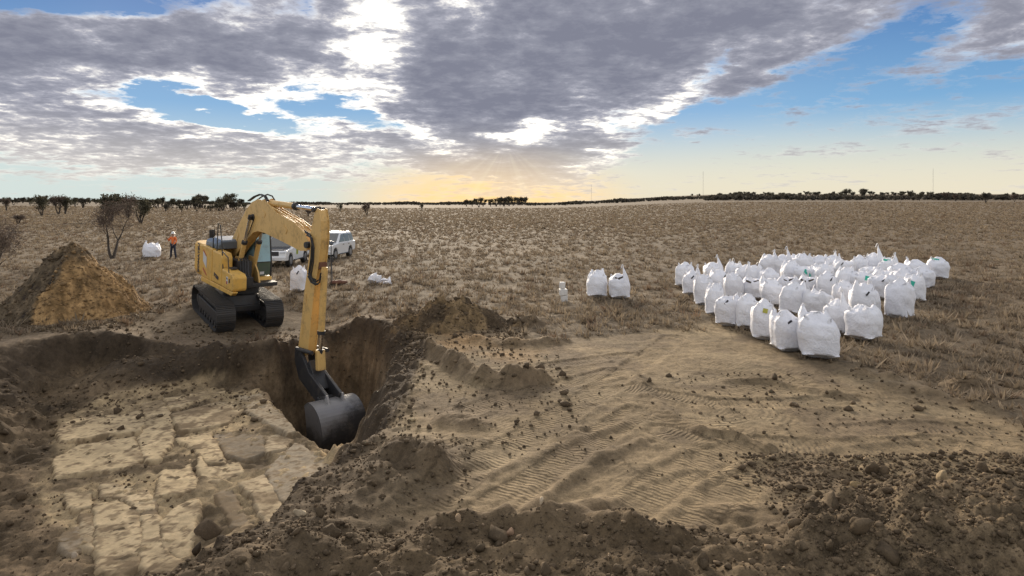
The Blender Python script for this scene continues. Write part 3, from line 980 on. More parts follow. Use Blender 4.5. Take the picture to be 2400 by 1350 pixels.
X, Y = grass_field(135000)
n = len(X)
Z = terrain(X, Y)
BL = 12
sizes = 0.84 * np.clip(rng.lognormal(0, .33, n), .45, 2.1) * (1 + 0.45 * ss(40, 160, Y) + 0.6 * ss(160, 400, Y))
a = rng.uniform(0, 2 * np.pi, (n, BL))
rad = rng.uniform(0.0, 0.13, (n, BL)) * sizes[:, None]
lean = rng.uniform(0.04, 0.22, (n, BL)) * sizes[:, None]
hb = rng.uniform(0.06, 0.23, (n, BL)) * sizes[:, None]
wd = rng.uniform(0.014, 0.038, (n, BL)) * sizes[:, None] * (1 + 1.1 * ss(30, 120, Y))[:, None]
bx = X[:, None] + np.cos(a) * rad
by = Y[:, None] + np.sin(a) * rad
tx, ty = bx + np.cos(a) * lean, by + np.sin(a) * lean
px_, py_ = -np.sin(a) * wd, np.cos(a) * wd
V = np.empty((n, BL, 3, 3))
zb = (Z - 0.03)[:, None]
V[..., 0, 0], V[..., 0, 1], V[..., 0, 2] = bx - px_, by - py_, zb
V[..., 1, 0], V[..., 1, 1], V[..., 1, 2] = bx + px_, by + py_, zb
V[..., 2, 0], V[..., 2, 1], V[..., 2, 2] = tx, ty, zb + hb
Fc = np.arange(n * BL * 3).reshape(-1, 3)
me = mesh_np('dry_tussock_grass', V.reshape(-1, 3), Fc)
patch = fbm(X / 7, Y / 7, 3, 410)
straw, greyb, rust = np.array([.312, .245, .166]), np.array([.240, .190, .136]), np.array([.205, .145, .098])
mix_ = np.clip(0.5 + 0.4 * patch + 0.5 * ss(50, 170, Y) + rng.normal(0, .22, n), 0, 1)[:, None]
tc_ = greyb * (1 - mix_) + straw * mix_
ru = (rng.random(n) < 0.12)[:, None]
tc_ = np.where(ru, rust, tc_) * rng.uniform(.65, 1.2, (n, 1))
set_color(me, 'tint', np.repeat(tc_, BL * 3, 0) * np.repeat(rng.uniform(.8, 1.2, (n * BL, 1)), 3, 0))
link('dry_grass', me, M_GRASS, kind='stuff')

# ------------------------------------------------------------------ mesh building helper
class MB:
    def __init__(self):
        self.v, self.f = [], []
    def add(self, verts, faces):
        o = len(self.v)
        self.v += [tuple(v) for v in verts]
        self.f += [tuple(i + o for i in f) for f in faces]
        return self
    def box(self, c, s, rot=None):
        hx, hy, hz = s[0] / 2, s[1] / 2, s[2] / 2
        vs_ = [Vector((x, y, z)) for x in (-hx, hx) for y in (-hy, hy) for z in (-hz, hz)]
        if rot is not None:
            vs_ = [rot @ v for v in vs_]
        vs_ = [v + Vector(c) for v in vs_]
        return self.add(vs_, [(0, 1, 3, 2), (4, 6, 7, 5), (0, 4, 5, 1), (2, 3, 7, 6), (0, 2, 6, 4), (1, 5, 7, 3)])
    def prism(self, prof, t0, t1):
        """profile of (x, z) points carried from y=t0 to y=t1"""
        n = len(prof)
        vs_ = [(x, t0, z) for x, z in prof] + [(x, t1, z) for x, z in prof]
        fs = [tuple(range(n)), tuple(range(2 * n - 1, n - 1, -1))]
        fs += [(i, i + n, (i + 1) % n + n, (i + 1) % n) for i in range(n)]
        return self.add(vs_, fs)
    def tube(self, pts, r, n=8, caps=True):
        pts = [Vector(p) for p in pts]
        rs = r if isinstance(r, (list, tuple)) else [r] * len(pts)
        rings = []
        up = None
        for i, p in enumerate(pts):
            d = (pts[min(i + 1, len(pts) - 1)] - pts[max(i - 1, 0)]).normalized()
            if up is None:
                up = Vector((0, 0, 1)) if abs(d.z) < 0.9 else Vector((1, 0, 0))
            a = d.cross(up).normalized()
            b_ = a.cross(d).normalized()
            up = b_
            rings.append([p + (a * math.cos(t) + b_ * math.sin(t)) * rs[i] for t in [2 * math.pi * k_ / n for k_ in range(n)]])
        vs_ = [v for ring in rings for v in ring]
        fs = []
        for i in range(len(pts) - 1):
            for k_ in range(n):
                fs.append((i * n + k_, i * n + (k_ + 1) % n, (i + 1) * n + (k_ + 1) % n, (i + 1) * n + k_))
        if caps:
            fs.append(tuple(range(n - 1, -1, -1)))
            fs.append(tuple(range((len(pts) - 1) * n, len(pts) * n)))
        return self.add(vs_, fs)
    def disc_y(self, c, r, w, n=20):
        """a wheel: cylinder along y"""
        return self.tube([(c[0], c[1] - w / 2, c[2]), (c[0], c[1] + w / 2, c[2])], r, n)
    def loft(self, sections):
        n = len(sections[0])
        vs_ = [p for s in sections for p in s]
        fs = []
        for i in range(len(sections) - 1):
            for k_ in range(n):
                fs.append((i * n + k_, i * n + (k_ + 1) % n, (i + 1) * n + (k_ + 1) % n, (i + 1) * n + k_))
        fs.append(tuple(range(n - 1, -1, -1)))
        fs.append(tuple(range((len(sections) - 1) * n, len(sections) * n)))
        return self.add(vs_, fs)
    def mesh(self, name, mat=None, smooth_=False):
        me = bpy.data.meshes.new(name)
        me.from_pydata(self.v, [], self.f)
        bm = bmesh.new()
        bm.from_mesh(me)
        bmesh.ops.recalc_face_normals(bm, faces=bm.faces)
        bm.to_mesh(me)
        bm.free()
        if smooth_:
            me.polygons.foreach_set('use_smooth', np.ones(len(me.polygons), bool))
        if mat:
            me.materials.append(mat)
        return me
    def build(self, name, mat, parent=None, bevel=0.0, smooth_=False, **props):
        o = link(name, self.mesh(name, mat, smooth_), None, parent, **props)
        if bevel:
            m_ = o.modifiers.new('bevel', 'BEVEL')
            m_.width, m_.segments, m_.limit_method, m_.angle_limit = bevel, 2, 'ANGLE', R(35)
            m_.use_clamp_overlap = True
        return o

def paint(name, rgb, rough=0.45, metal=0.0, dirt=0.35, dirtc=(0.20, 0.15, 0.095), scale=3.0, spec=0.5, coat=0.0):
    m, nt, b = new_mat(name)
    co = nt.nodes.new('ShaderNodeTexCoord').outputs['Object']
    n1 = noise(nt, scale, 6, 0.7, co)
    n2 = noise(nt, scale * 7, 4, 0.7, co)
    f = mth(nt, 'ADD', mth(nt, 'MULTIPLY', n1, 0.7), mth(nt, 'MULTIPLY', n2, 0.3))
    m1 = smooth(nt, f, 0.47, 0.68)
    col = mixc(nt, mth(nt, 'MULTIPLY', m1, dirt), rgb, dirtc)
    nt.links.new(col, b.inputs['Base Color'])
    b.inputs['Metallic'].default_value = metal
    b.inputs['Specular IOR Level'].default_value = spec
    rr = mth(nt, 'ADD', mth(nt, 'MULTIPLY', m1, 0.35), rough, clamp=True)
    nt.links.new(rr, b.inputs['Roughness'])
    if coat:
        b.inputs['Coat Weight'].default_value = coat
    return m

M_YEL = paint('yellow_paint', (0.72, 0.43, 0.095), 0.42, dirt=0.6, dirtc=(0.30, 0.20, 0.085), scale=2.2)
M_YEL2 = paint('yellow_arm_paint', (0.70, 0.445, 0.15), 0.45, dirt=0.7, dirtc=(0.29, 0.19, 0.085), scale=2.6)
M_BLK = paint('black_steel', (0.030, 0.030, 0.032), 0.5, dirt=0.55, dirtc=(0.10, 0.08, 0.055))
M_TRACK = paint('track_steel', (0.045, 0.043, 0.042), 0.55, 0.3, dirt=0.6, dirtc=(0.11, 0.085, 0.06), scale=6)
M_HOSE = paint('rubber_hose', (0.018, 0.018, 0.018), 0.6, dirt=0.2)
M_CHROME = paint('chrome_rod', (0.75, 0.75, 0.76), 0.12, 1.0, dirt=0.05)
M_BUCKET = paint('worn_bucket', (0.05, 0.047, 0.047), 0.35, 0.6, dirt=0.7, dirtc=(0.17, 0.14, 0.105), scale=2.0)
M_SHINE = paint('polished_steel', (0.40, 0.385, 0.37), 0.42, 0.15, dirt=0.6, dirtc=(0.12, 0.10, 0.08))
M_GREY = paint('slate_hood', (0.10, 0.125, 0.155), 0.35, dirt=0.3, coat=0.3)
M_WHITE = paint('white_car_paint', (0.78, 0.78, 0.77), 0.3, dirt=0.12, coat=0.5)
M_TYRE = paint('tyre_rubber', (0.020, 0.020, 0.020), 0.8, dirt=0.5)
M_RIM = paint('alloy', (0.42, 0.42, 0.43), 0.35, 0.8, dirt=0.3)
M_LAMP = paint('lamp_glass', (0.62, 0.64, 0.66), 0.15, 0.0, dirt=0.1)
M_PRINT_D = paint('dark_print', (0.035, 0.028, 0.040), 0.5, dirt=0.1)
M_PRINT_W = paint('white_print', (0.62, 0.62, 0.62), 0.5, dirt=0.15)
M_PRINT_R = paint('red_print', (0.42, 0.07, 0.045), 0.5, dirt=0.15)
M_RUST = paint('rusty_bracket', (0.14, 0.055, 0.030), 0.7, dirt=0.4)
M_GREENYEL = paint('green_yellow_print', (0.42, 0.52, 0.10), 0.5, dirt=0.1)

def glass_mat(name, rgb, rough=0.08, trans=0.0):
    m, nt, b = new_mat(name)
    b.inputs['Base Color'].default_value = (*rgb, 1)
    b.inputs['Roughness'].default_value = rough
    b.inputs['Specular IOR Level'].default_value = 0.9
    if trans:
        b.inputs['Transmission Weight'].default_value = trans
        b.inputs['IOR'].default_value = 1.05
    co = nt.nodes.new('ShaderNodeTexCoord').outputs['Object']
    nt.links.new(mixc(nt, smooth(nt, noise(nt, 2.5, 4, .6, co), .45, .7), rgb, tuple(c * 0.6 + 0.05 for c in rgb)), b.inputs['Base Color'])
    return m
M_CABGLASS = glass_mat('blue_cab_glass', (0.24, 0.42, 0.48), 0.12)
M_CABGLASS2 = glass_mat('clear_cab_glass', (0.10, 0.14, 0.10), 0.05)
M_CARGLASS = glass_mat('dark_car_glass', (0.035, 0.042, 0.055), 0.05)

# ------------------------------------------------------------------ bulk bags
M_BAG, nt, b = new_mat('woven_white_sack')
co = nt.nodes.new('ShaderNodeTexCoord').outputs['Object']
oi = nt.nodes.new('ShaderNodeObjectInfo')
nz = noise(nt, 4.0, 4, .55, co)
low = smooth(nt, nd(nt, 'ShaderNodeSeparateXYZ').outputs[2], 0.30, 0.0)
sx = [n_ for n_ in nt.nodes if n_.bl_idname == 'ShaderNodeSeparateXYZ'][0]
nt.links.new(co, sx.inputs[0])
dust = mth(nt, 'MULTIPLY', low, mth(nt, 'MULTIPLY', smooth(nt, noise(nt, 7, 4, .6, co), .35, .7), 0.40))
dust = mth(nt, 'ADD', dust, mth(nt, 'MULTIPLY', smooth(nt, nz, .58, .8), 0.10))
wcol = mixc(nt, dust, mixc(nt, oi.outputs['Random'], (0.85, 0.85, 0.88), (0.80, 0.80, 0.84)), (0.45, 0.37, 0.27))
nt.links.new(wcol, b.inputs['Base Color'])
b.inputs['Roughness'].default_value = 0.55
b.inputs['Specular IOR Level'].default_value = 0.25
cr = nd(nt, 'ShaderNodeTexNoise', i_Scale=7.0, i_Detail=5, i_Roughness=0.6, i_Distortion=1.4)
nt.links.new(co, cr.inputs['Vector'])
bump(nt, b, cr.outputs[0], 0.8, 0.05)
b.inputs['Sheen Weight'].default_value = 0.0
M_STRAP = paint('white_strap', (0.72, 0.72, 0.74), 0.6, dirt=0.2)
M_TAG = paint('green_tag', (0.02, 0.42, 0.30), 0.4, dirt=0.05)
M_YTAG = paint('olive_tag', (0.38, 0.36, 0.05), 0.5, dirt=0.1)
M_DARKFILL = paint('dark_fill', (0.055, 0.042, 0.030), 0.95, dirt=0.5)
M_SLIT = paint('black_strap', (0.030, 0.028, 0.032), 0.7, dirt=0.2)

NA, NVv = 44, 26
def bag_shape(seed, h=1.05, w=0.46, ears=0.2, flat=0.0, slump=0.0, taper=0.0):
    r_ = np.random.default_rng(seed)
    ang_ = np.linspace(0, 2 * np.pi, NA, endpoint=False)
    vv = np.linspace(0, 1, NVv)
    V = np.empty((NVv, NA, 3))
    ear = 1.25 * ears * r_.choice([0.05, 0.4, 0.9, 1.5], 4)
    bulge = 1.04 + 0.06 * r_.random()
    ph = r_.uniform(0, 6.28, 6)
    lean = r_.normal(0, 0.065, 2)
    rd_ = r_.uniform(0, 3.14)
    for i, v in enumerate(vv):
        if v < 0.12:        # underside to lower edge
            t = v / 0.12
            rr, z, n_ = 0.25 + 0.67 * t, 0.0 + 0.010 * t, 6.0
        elif v < 0.70:      # wall
            t = (v - 0.12) / 0.58
            rr = 0.93 + (bulge - 0.93) * math.sin(min(t * 1.25, 1) * math.pi / 2) - 0.16 * max(t - 0.7, 0) / 0.3 - taper * t
            z, n_ = 0.01 + (h * 0.80) * t, 5.2 - 2.4 * math.sin(t * math.pi) + 0.3 * t
        else:               # shoulder and gathered top
            t = (v - 0.70) / 0.30
            rr = (0.88 - taper) * (1 - t) ** 0.78 + 0.02
            z, n_ = h * 0.81 + (h * 0.25 - slump * t * t * 0.8) * (0.35 * t + 0.65 * t * t), 3.4 - 1.2 * t
        c, s_ = np.cos(ang_), np.sin(ang_)
        k_ = (np.abs(c) ** n_ + np.abs(s_) ** n_) ** (-1 / n_)
        x, y = c * k_ * rr * w, s_ * k_ * rr * w
        zz = np.full(NA, z)
        for q in range(4):
            da = np.abs((ang_ - (math.pi / 4 + q * math.pi / 2) + math.pi) % (2 * math.pi) - math.pi)
            lift = np.exp(-(da / (0.27 if v >= 0.55 else .22)) ** 2)
            if v >= 0.55:
                wv = math.exp(-((v - 0.76) / 0.085) ** 2)
                zz = zz + ear[q] * lift * wv
                x, y = x * (1 - 0.10 * lift * wv * ear[q] / 0.2), y * (1 - 0.10 * lift * wv * ear[q] / 0.2)
            if v < 0.3:      # the sewn lower corners stick out a little
                wv = math.exp(-((v - 0.12) / 0.05) ** 2)
                x, y = x * (1 + 0.10 * lift * wv), y * (1 + 0.10 * lift * wv)
                zz = zz + 0.035 * (1 - lift) * wv
        if v > 0.62:          # the gathered top is a crumpled ridge rather than a point
            q_ = (v - .62) / .38
            u_ = x * math.cos(rd_) + y * math.sin(rd_)
            x, y = x + math.cos(rd_) * u_ * .55 * q_ ** 2, y + math.sin(rd_) * u_ * .55 * q_ ** 2
        # pleats below the shoulder, creases on the walls
        fold = 0.020 * np.sin(ang_ * 9 + ph[0] + 3 * v) * math.exp(-((v - 0.74) / 0.16) ** 2)
        fold += 0.013 * np.sin(ang_ * 5 + ph[1] + 9 * v) * np.sin(v * 14 + ph[2]) * (0.15 < v < 0.75)
        cre = 0.014 * fbm(ang_ * 2.2 + 40 + seed, np.full(NA, v * 6.0), 4, seed, .6) * (v > 0.1)
        s2 = 1 + (fold + cre) / w
        x, y = x * s2, y * s2
        if v > 0.7:
            zz = zz + 0.035 * fbm(ang_ * 2.5 + seed * 3.3, np.full(NA, v * 9), 3, seed + 5, .6) * (1 - (v > 0.99))
        t2 = zz / h
        V[i, :, 0], V[i, :, 1], V[i, :, 2] = x + lean[0] * t2 ** 2, y + lean[1] * t2 ** 2, zz * (1 - flat)
    return V, ear

def bag_mesh(seed, **kw):
    V, ear = bag_shape(seed, **kw)
    i = np.arange(NVv - 1)[:, None] * NA + np.arange(NA)[None]
    j = np.arange(NVv - 1)[:, None] * NA + (np.arange(NA)[None] + 1) % NA
    Fq = np.stack([i, j, j + NA, i + NA], -1).reshape(-1, 4)
    me = mesh_np('sack', V.reshape(-1, 3), Fq, True)
    bm = bmesh.new()
    bm.from_mesh(me)
    bm.verts.ensure_lookup_table()
    bm.faces.new([bm.verts[k_] for k_ in range(NA - 1, -1, -1)])
    bm.faces.new([bm.verts[(NVv - 1) * NA + k_] for k_ in range(NA)])
    bm.to_mesh(me)
    bm.free()
    me.materials.append(M_BAG)
    # tips of the four corner ears, for the lifting loops
    row = int(0.76 * (NVv - 1) + 0.5)
    tips = []
    for q in range(4):
        kq = int(round((math.pi / 4 + q * math.pi / 2) / (2 * math.pi) * NA)) % NA
        tips.append(Vector(V[row, kq]))
    return me, tips

def loop_mesh(tip, seed):
    """a flat webbing strap standing from a corner and falling back"""
    r_ = random.Random(seed)
    out = Vector((tip.x, tip.y, 0)).normalized()
    side = Vector((-out.y, out.x, 0))
    hgt = r_.uniform(0.05, 0.17)
    drop = r_.uniform(-0.02, 0.10)
    pts = []
    for k_ in range(7):
        t = k_ / 6
        p_ = tip + side * (0.11 * (t - 0.5) * 2) * 0.7 + Vector((0, 0, hgt * math.sin(math.pi * t) - 0.05)) + out * (drop * math.sin(math.pi * t) - 0.02)
        pts.append(p_)
    mb = MB()
    wdt = 0.026
    for k_ in range(6):
        a_, b_ = pts[k_], pts[k_ + 1]
        d = (b_ - a_).normalized()
        nrm = out
        mb.add([a_ - nrm * wdt, a_ + nrm * wdt, b_ + nrm * wdt, b_ - nrm * wdt,
                a_ - nrm * wdt + side.cross(nrm) * 0.006, a_ + nrm * wdt + side.cross(nrm) * 0.006, b_ + nrm * wdt + side.cross(nrm) * 0.006, b_ - nrm * wdt + side.cross(nrm) * 0.006],
               [(0, 1, 2, 3), (7, 6, 5, 4), (0, 4, 5, 1), (3, 2, 6, 7)])
    return mb.mesh('lifting_loop', M_STRAP)

BAG_KINDS = []
for s_, kw in enumerate([dict(), dict(h=1.12, ears=.13), dict(h=.95, w=.48, ears=.10, slump=.15), dict(h=1.02, ears=.28), dict(h=1.0, w=.5, ears=.06),
                         dict(h=1.15, w=.44, ears=.26, taper=.05), dict(h=.92, w=.5, ears=.2, slump=.12), dict(h=1.08, w=.46, ears=.16, taper=.04), dict(h=1.05, ears=.22, taper=.03), dict(h=1.0, w=.47, ears=.15, slump=.08),
                         dict(h=1.1, ears=.2), dict(h=1.04, w=.48, ears=.12), dict(h=1.12, w=.45, ears=.24, taper=.06), dict(h=.98, w=.49, ears=.18)]):
    me, tips = bag_mesh(31 + s_, **kw)
    BAG_KINDS.append((me, tips, [loop_mesh(t_, 90 + s_ * 4 + q) for q, t_ in enumerate(tips)], kw.get('h', 1.05)))

BAGS_G = 'white bulk bags standing in the big cluster on the right'
BAGS = [  # photo column of the foot, photo row of the foot, width, height (photo pixels), kind, extras, label
    (1919, 847, 87, 112, 0, '', 'largest bulk bag at the very front tip of the cluster, its lower corners pointed'),
    (1844, 830, 62, 100, 3, 's', 'front bulk bag just left of the one at the front tip'),
    (1790, 802, 60, 96, 5, 'y', 'front left bulk bag with a small olive tag near its top, behind two front bags'),
    (1750, 775, 52, 84, 7, '', 'narrow bulk bag squeezed in behind the bag with the olive tag'),
    (1707, 769, 54, 80, 2, 's', 'squat bulk bag on bare earth at the left front with dark strap'),
    (1674, 741, 42, 60, 4, '', 'low bulk bag tucked in left of the squat bag on the left front'),
    (1651, 718, 48, 72, 1, '', 'third bulk bag up from the far left corner along the left edge'),
    (1622, 695, 44, 60, 0, 's', 'second bulk bag along the left edge with a dark strap near its top'),
    (1605, 676, 42, 58, 5, '', 'leftmost bulk bag at the far left corner of the cluster'),
    (2024, 806, 68, 92, 1, '', 'creased bulk bag at the right front, standing apart from the front tip'),
    (1965, 789, 58, 84, 3, '', 'bulk bag with a tall folded ear, between front tip and creased right front bag'),
    (2027, 752, 60, 86, 5, 's', 'tall bulk bag directly behind the creased right front bag'),
    (2108, 752, 60, 96, 5, '', 'tall tapering bulk bag standing alone on the right flank'),
    (2142, 708, 46, 62, 0, 't', 'bulk bag with a green tag behind the tall tapering one on the right flank'),
    (2160, 677, 44, 50, 4, '', 'plain bulk bag second from the right end of the right flank'),
    (2196, 656, 46, 52, 7, 'u', 'bulk bag standing alone at the far right end with green on its top'),
    (2069, 706, 52, 66, 2, 's', 'bulk bag with a slanting black strap, left of the tall tapering one'),
    (1977, 727, 48, 64, 7, '', 'slim bulk bag behind the folded ear bag, left of the tall bag'),
    (1914, 745, 58, 66, 6, '', 'broad bulk bag in the second row straight behind the front tip'),
    (1857, 741, 56, 66, 4, '', 'round bulk bag in the second row left of the broad one'),
    (1811, 722, 50, 56, 0, '', 'bulk bag in the second row between the round one and the open one'),
    (1764, 704, 54, 46, 6, 'o', 'open bulk bag showing a curved dark slit of soil at its top'),
    (1720, 705, 44, 54, 1, '', 'bulk bag left of the open one with the curved dark slit'),
    (1688, 690, 44, 52, 3, 's', 'bulk bag in the second column from the left, with a black strap'),
    (1673, 668, 44, 52, 3, '', 'bulk bag at the back left with two peaked ears, next to the far left corner'),
    (1723, 668, 42, 54, 6, '', 'bulk bag at the back left, right of the one with two peaked ears'),
    (1748, 676, 42, 54, 4, '', 'grey shadowed bulk bag behind the open one'),
    (1772, 680, 44, 52, 2, '', 'bulk bag right of the grey shadowed one at the back left'),
    (1801, 686, 44, 52, 7, '', 'bulk bag left of the two in the middle with a dark gap beside them'),
    (1802, 648, 44, 50, 0, '', 'leftmost bulk bag of the rearmost row with a single peak'),
    (1837, 650, 44, 52, 3, '', 'second bulk bag from the left in the rearmost row'),
    (1852, 668, 44, 46, 4, '', 'bulk bag with a strongly shaded right side in the middle of the cluster'),
    (1846, 698, 50, 40, 6, 'o', 'sagging open bulk bag in the middle with a dark mark on its top'),
    (1880, 650, 46, 56, 1, '', 'bulk bag with the highest rounded top in the left half of the rearmost row'),
    (1887, 671, 46, 46, 2, 'tt', 'bulk bag in the middle with two thin green tags on its front'),
    (1892, 701, 46, 44, 6, 'o', 'open bulk bag with a black hole in its top, middle of the cluster'),
    (1918, 650, 44, 50, 7, '', 'fourth bulk bag from the left in the rearmost row'),
    (1929, 676, 46, 48, 0, '', 'bulk bag right of the one with two thin green tags'),
    (1938, 710, 48, 56, 5, 's', 'bulk bag with a small black dot on its right, third row from the front'),
    (1950, 650, 42, 50, 0, '', 'fifth bulk bag from the left in the rearmost row with two peaks'),
    (1975, 656, 46, 48, 6, 's', 'sixth bulk bag from the left in the rearmost row with a dark band'),
    (1980, 686, 48, 48, 4, '', 'bulk bag just left of the bag with the round green tag'),
    (2014, 654, 42, 54, 5, '', 'bulk bag with a needle like peak right of the middle of the rearmost row'),
    (2024, 690, 48, 48, 1, 't', 'bulk bag with a round green tag in the right half of the cluster'),
    (2050, 654, 46, 60, 3, '', 'bulk bag with the tallest peak of the whole rearmost row'),
    (2082, 660, 44, 54, 0, 'u', 'bulk bag with a pale green top right of the tallest peak'),
    (2042, 671, 44, 44, 2, '', 'low bulk bag in front of the tallest peak'),
    (2068, 680, 46, 46, 6, 's', 'bulk bag with small dark marks behind the one with the slanting black strap'),
    (2108, 672, 46, 54, 4, '', 'bulk bag third from the right end in the back right corner'),
    (2150, 660, 46, 50, 3, '', 'bulk bag with one tall left peak in the back right corner'),
    (2112, 692, 48, 52, 7, '', 'bulk bag behind the tall tapering one, left of the one with a green tag'),
    (1398, 700, 50, 48, 4, '', 'squat bulk bag standing left in the pair in mid field'),
    (1452, 704, 48, 60, 3, 'o', 'bulk bag with raised right ear and dark opening, right one of the pair'),
    (356, 606, 34, 36, 5, '', 'single white bulk bag in the grass left of the person'),
    (700, 686, 32, 50, 5, 's', 'white bulk bag with a dark strap, half hidden behind the excavator arm'),
]

def slab_card(name, w, h, d, mat, parent, loc, rot):
    mb = MB().box((0, 0, 0), (w, d, h))
    o = mb.build(name, mat, parent)
    o.location, o.rotation_euler = loc, rot
    return o

def surf_pt(V, az_, zt):
    """point on the outer wall of a bag mesh at bearing az_ and height zt"""
    co_ = np.array([v.co[:] for v in V.vertices])
    a_ = np.arctan2(co_[:, 1], co_[:, 0])
    da = np.abs((a_ - az_ + np.pi) % (2 * np.pi) - np.pi)
    r2 = np.hypot(co_[:, 0], co_[:, 1])
    cost = (da / 0.12) ** 2 + ((co_[:, 2] - zt) / 0.05) ** 2 - r2 * 2
    return Vector(co_[np.argmin(cost)])

for bi, (px, py, wpx, hpx, kind, ex, label) in enumerate(BAGS):
    X0, Y0 = ground_hit(px, py)
    Y = Y0 + 0.42
    X = (px - 1200) / F * Y
    z0 = zat(X, Y)
    if bi % 2 and kind < 6 and 'o' not in ex:
        kind += 8                                   # another sewing of the same sort of bag
    me, tips, loops, h0 = BAG_KINDS[kind]
    sw = (wpx / F * Y) / 0.95
    topz = CAMH - (py - hpx - HZ) / F * Y
    sh = max(0.98, min(1.3, 1.10 * (topz - z0) / (h0 + 0.10)))
    sw = max(0.74, min(1.25, sw))
    face = -math.atan2(X, Y)
    rz = face + rng.uniform(-0.45, 0.45)
    if bi == 0:
        rz = face + 0.12
    grp = BAGS_G if bi < 51 else None
    t = empty('bulk_bag', (X, Y, z0 - 0.012), rz, label=label, category='bulk bag')
    if grp:
        t['group'] = grp
    bd = link('sack', me, None, t)
    bd.scale = (sw, sw, sh)
    for lm in loops:
        lo_ = link('lifting_loop', lm, None, t)
        lo_.scale = (sw, sw, sh)
    toward = -math.pi / 2 - rz + face * 1.0          # bearing, in the bag's own frame, of the side that looks at the path
    def place(name, w, h, mat, az_, zt, tilt=0.0, out=0.0):
        p_ = surf_pt(me, az_, zt * h0)
        p_ = Vector((p_.x * sw, p_.y * sw, p_.z * sh))
        n_ = Vector((math.cos(az_), math.sin(az_), 0))
        return slab_card(name, w, h, 0.02, mat, t, p_ + n_ * (0.004 + out), (R(-18), tilt, az_ + math.pi / 2))
    if 't' in ex:
        place('tag', 0.17, 0.22, M_TAG, toward + rng.uniform(-.25, .25), 0.74, 0.3)
    if 'tt' in ex:
        place('tag', 0.06, 0.34, M_TAG, toward + 0.35, 0.62, 0.1)
    if 'u' in ex:
        place('tag', 0.32, 0.10, M_TAG, toward - 0.3, 0.93, 0.1)
    if 'y' in ex:
        place('tag', 0.13, 0.13, M_YTAG, toward + 0.1, 0.80, 0.2)
    if 's' in ex:
        place('strap', 0.05, 0.17, M_SLIT, toward + rng.uniform(-.3, .5), 0.80, rng.uniform(.5, 1.0))
    if 'o' in ex:
        for q, (da, tl) in enumerate(((-0.35, 0.9), (0.3, -0.9))):
            place('soil_slit', 0.22, 0.07, M_DARKFILL, toward + da, 0.88, tl * 0.35)

# the collapsed bag: a full end lying over with its empty skirt trailing to the right
X, Y = ground_hit(885, 664)
t = empty('collapsed_bag', (X, Y, zat(X, Y)), -math.atan2(X, Y), label='collapsed white bag lying flat on the grass right of the excavator arm', category='bag')
me, tips, loops, h0 = BAG_KINDS[6]
bd = link('sack', me, None, t)
bd.scale, bd.location, bd.rotation_euler = (.5, .58, .52), (-0.26, 0, 0.22), (R(-14), R(28), .3)
bd.location.z = 0.02
nx, ny = 26, 14
gxv, gyv = np.meshgrid(np.linspace(-0.15, 0.68, nx), np.linspace(-0.27, 0.27, ny))
gxv, gyv = gxv.ravel(), gyv.ravel()
wv = 1 - 0.3 * np.cos(gxv * 5)
zz = 0.10 + 0.09 * fbm(gxv * 4, gyv * 4, 4, 77, .6) + 0.16 * np.exp(-((gyv - 0.20) / 0.09) ** 2) * (gxv > 0.1) + 0.13 * np.exp(-((gxv - 0.62) / 0.07) ** 2)
edge = np.maximum(np.abs(gyv) / 0.27, (gxv - 0.3) / 0.38)
zz = zz * ss(1.02, 0.72, edge)
Vt = np.stack([gxv, gyv * wv, zz], 1)
Vb = np.stack([gxv, gyv * wv, np.full_like(zz, -0.02)], 1)
fq = grid_faces(nx, ny)
mt = mesh_np('skirt', np.concatenate([Vt, Vb]), np.concatenate([fq, fq[:, ::-1] + len(Vt)]), True)
link('skirt', mt, M_BAG, t)
mb = MB().box((0.33, 0.02, 0.15), (0.34, 0.03, 0.02), Matrix.Rotation(.2, 3, 'Z'))
mb.build('strap', M_SLIT, t)

# white stack of wrapped sample boxes
X, Y = ground_hit(1320, 706)
t = empty('box_stack', (X, Y, zat(X, Y)), -math.atan2(X, Y) + .15, label='narrow leaning stack of white wrapped boxes standing left of the bag pair', category='stack')
M_WRAP = paint('white_wrap', (0.72, 0.70, 0.66), 0.5, dirt=0.25)
for i, (ox, w_, z_, h_) in enumerate(((0.05, .27, 0.0, .26), (0.0, .31, .27, .26), (-0.04, .21, .54, .27))):
    bb = MB().box((0, 0, h_ / 2), (w_, w_ * .9, h_)).build('wrapped_box', M_WRAP, t, bevel=0.025)
    bb.location, bb.rotation_euler = (ox, 0, z_), (0.02, R(-3 + i * 2), rng.uniform(-.3, .3))

# ------------------------------------------------------------------ excavator
HEAD = R(-47)                        # its boom points towards the path and to the right
hx, hy = math.cos(HEAD), math.sin(HEAD)
lx_, ly_ = -hy, hx
PITCH = R(5)                         # it stands nose down on the lip of the pit
exc = empty('excavator', (EX, EY, EZ), HEAD, label='yellow tracked excavator reaching its arm and bucket into the pit', category='excavator')
exc.rotation_euler = (0, PITCH, HEAD)

def PL(px, py, t=0.0):
    """(forward, up) in the boom's upright plane at sideways offset t, from a sight line"""
    X0, Y0 = EX + t * lx_, EY + t * ly_
    r = (px - 1200) / F
    s_ = (r * Y0 - X0) / (hx - r * hy)
    Yd = Y0 + s_ * hy
    u_ = CAMH - (py - HZ) / F * Yd - EZ
    return (s_ * math.cos(PITCH) - u_ * math.sin(PITCH), s_ * math.sin(PITCH) + u_ * math.cos(PITCH))

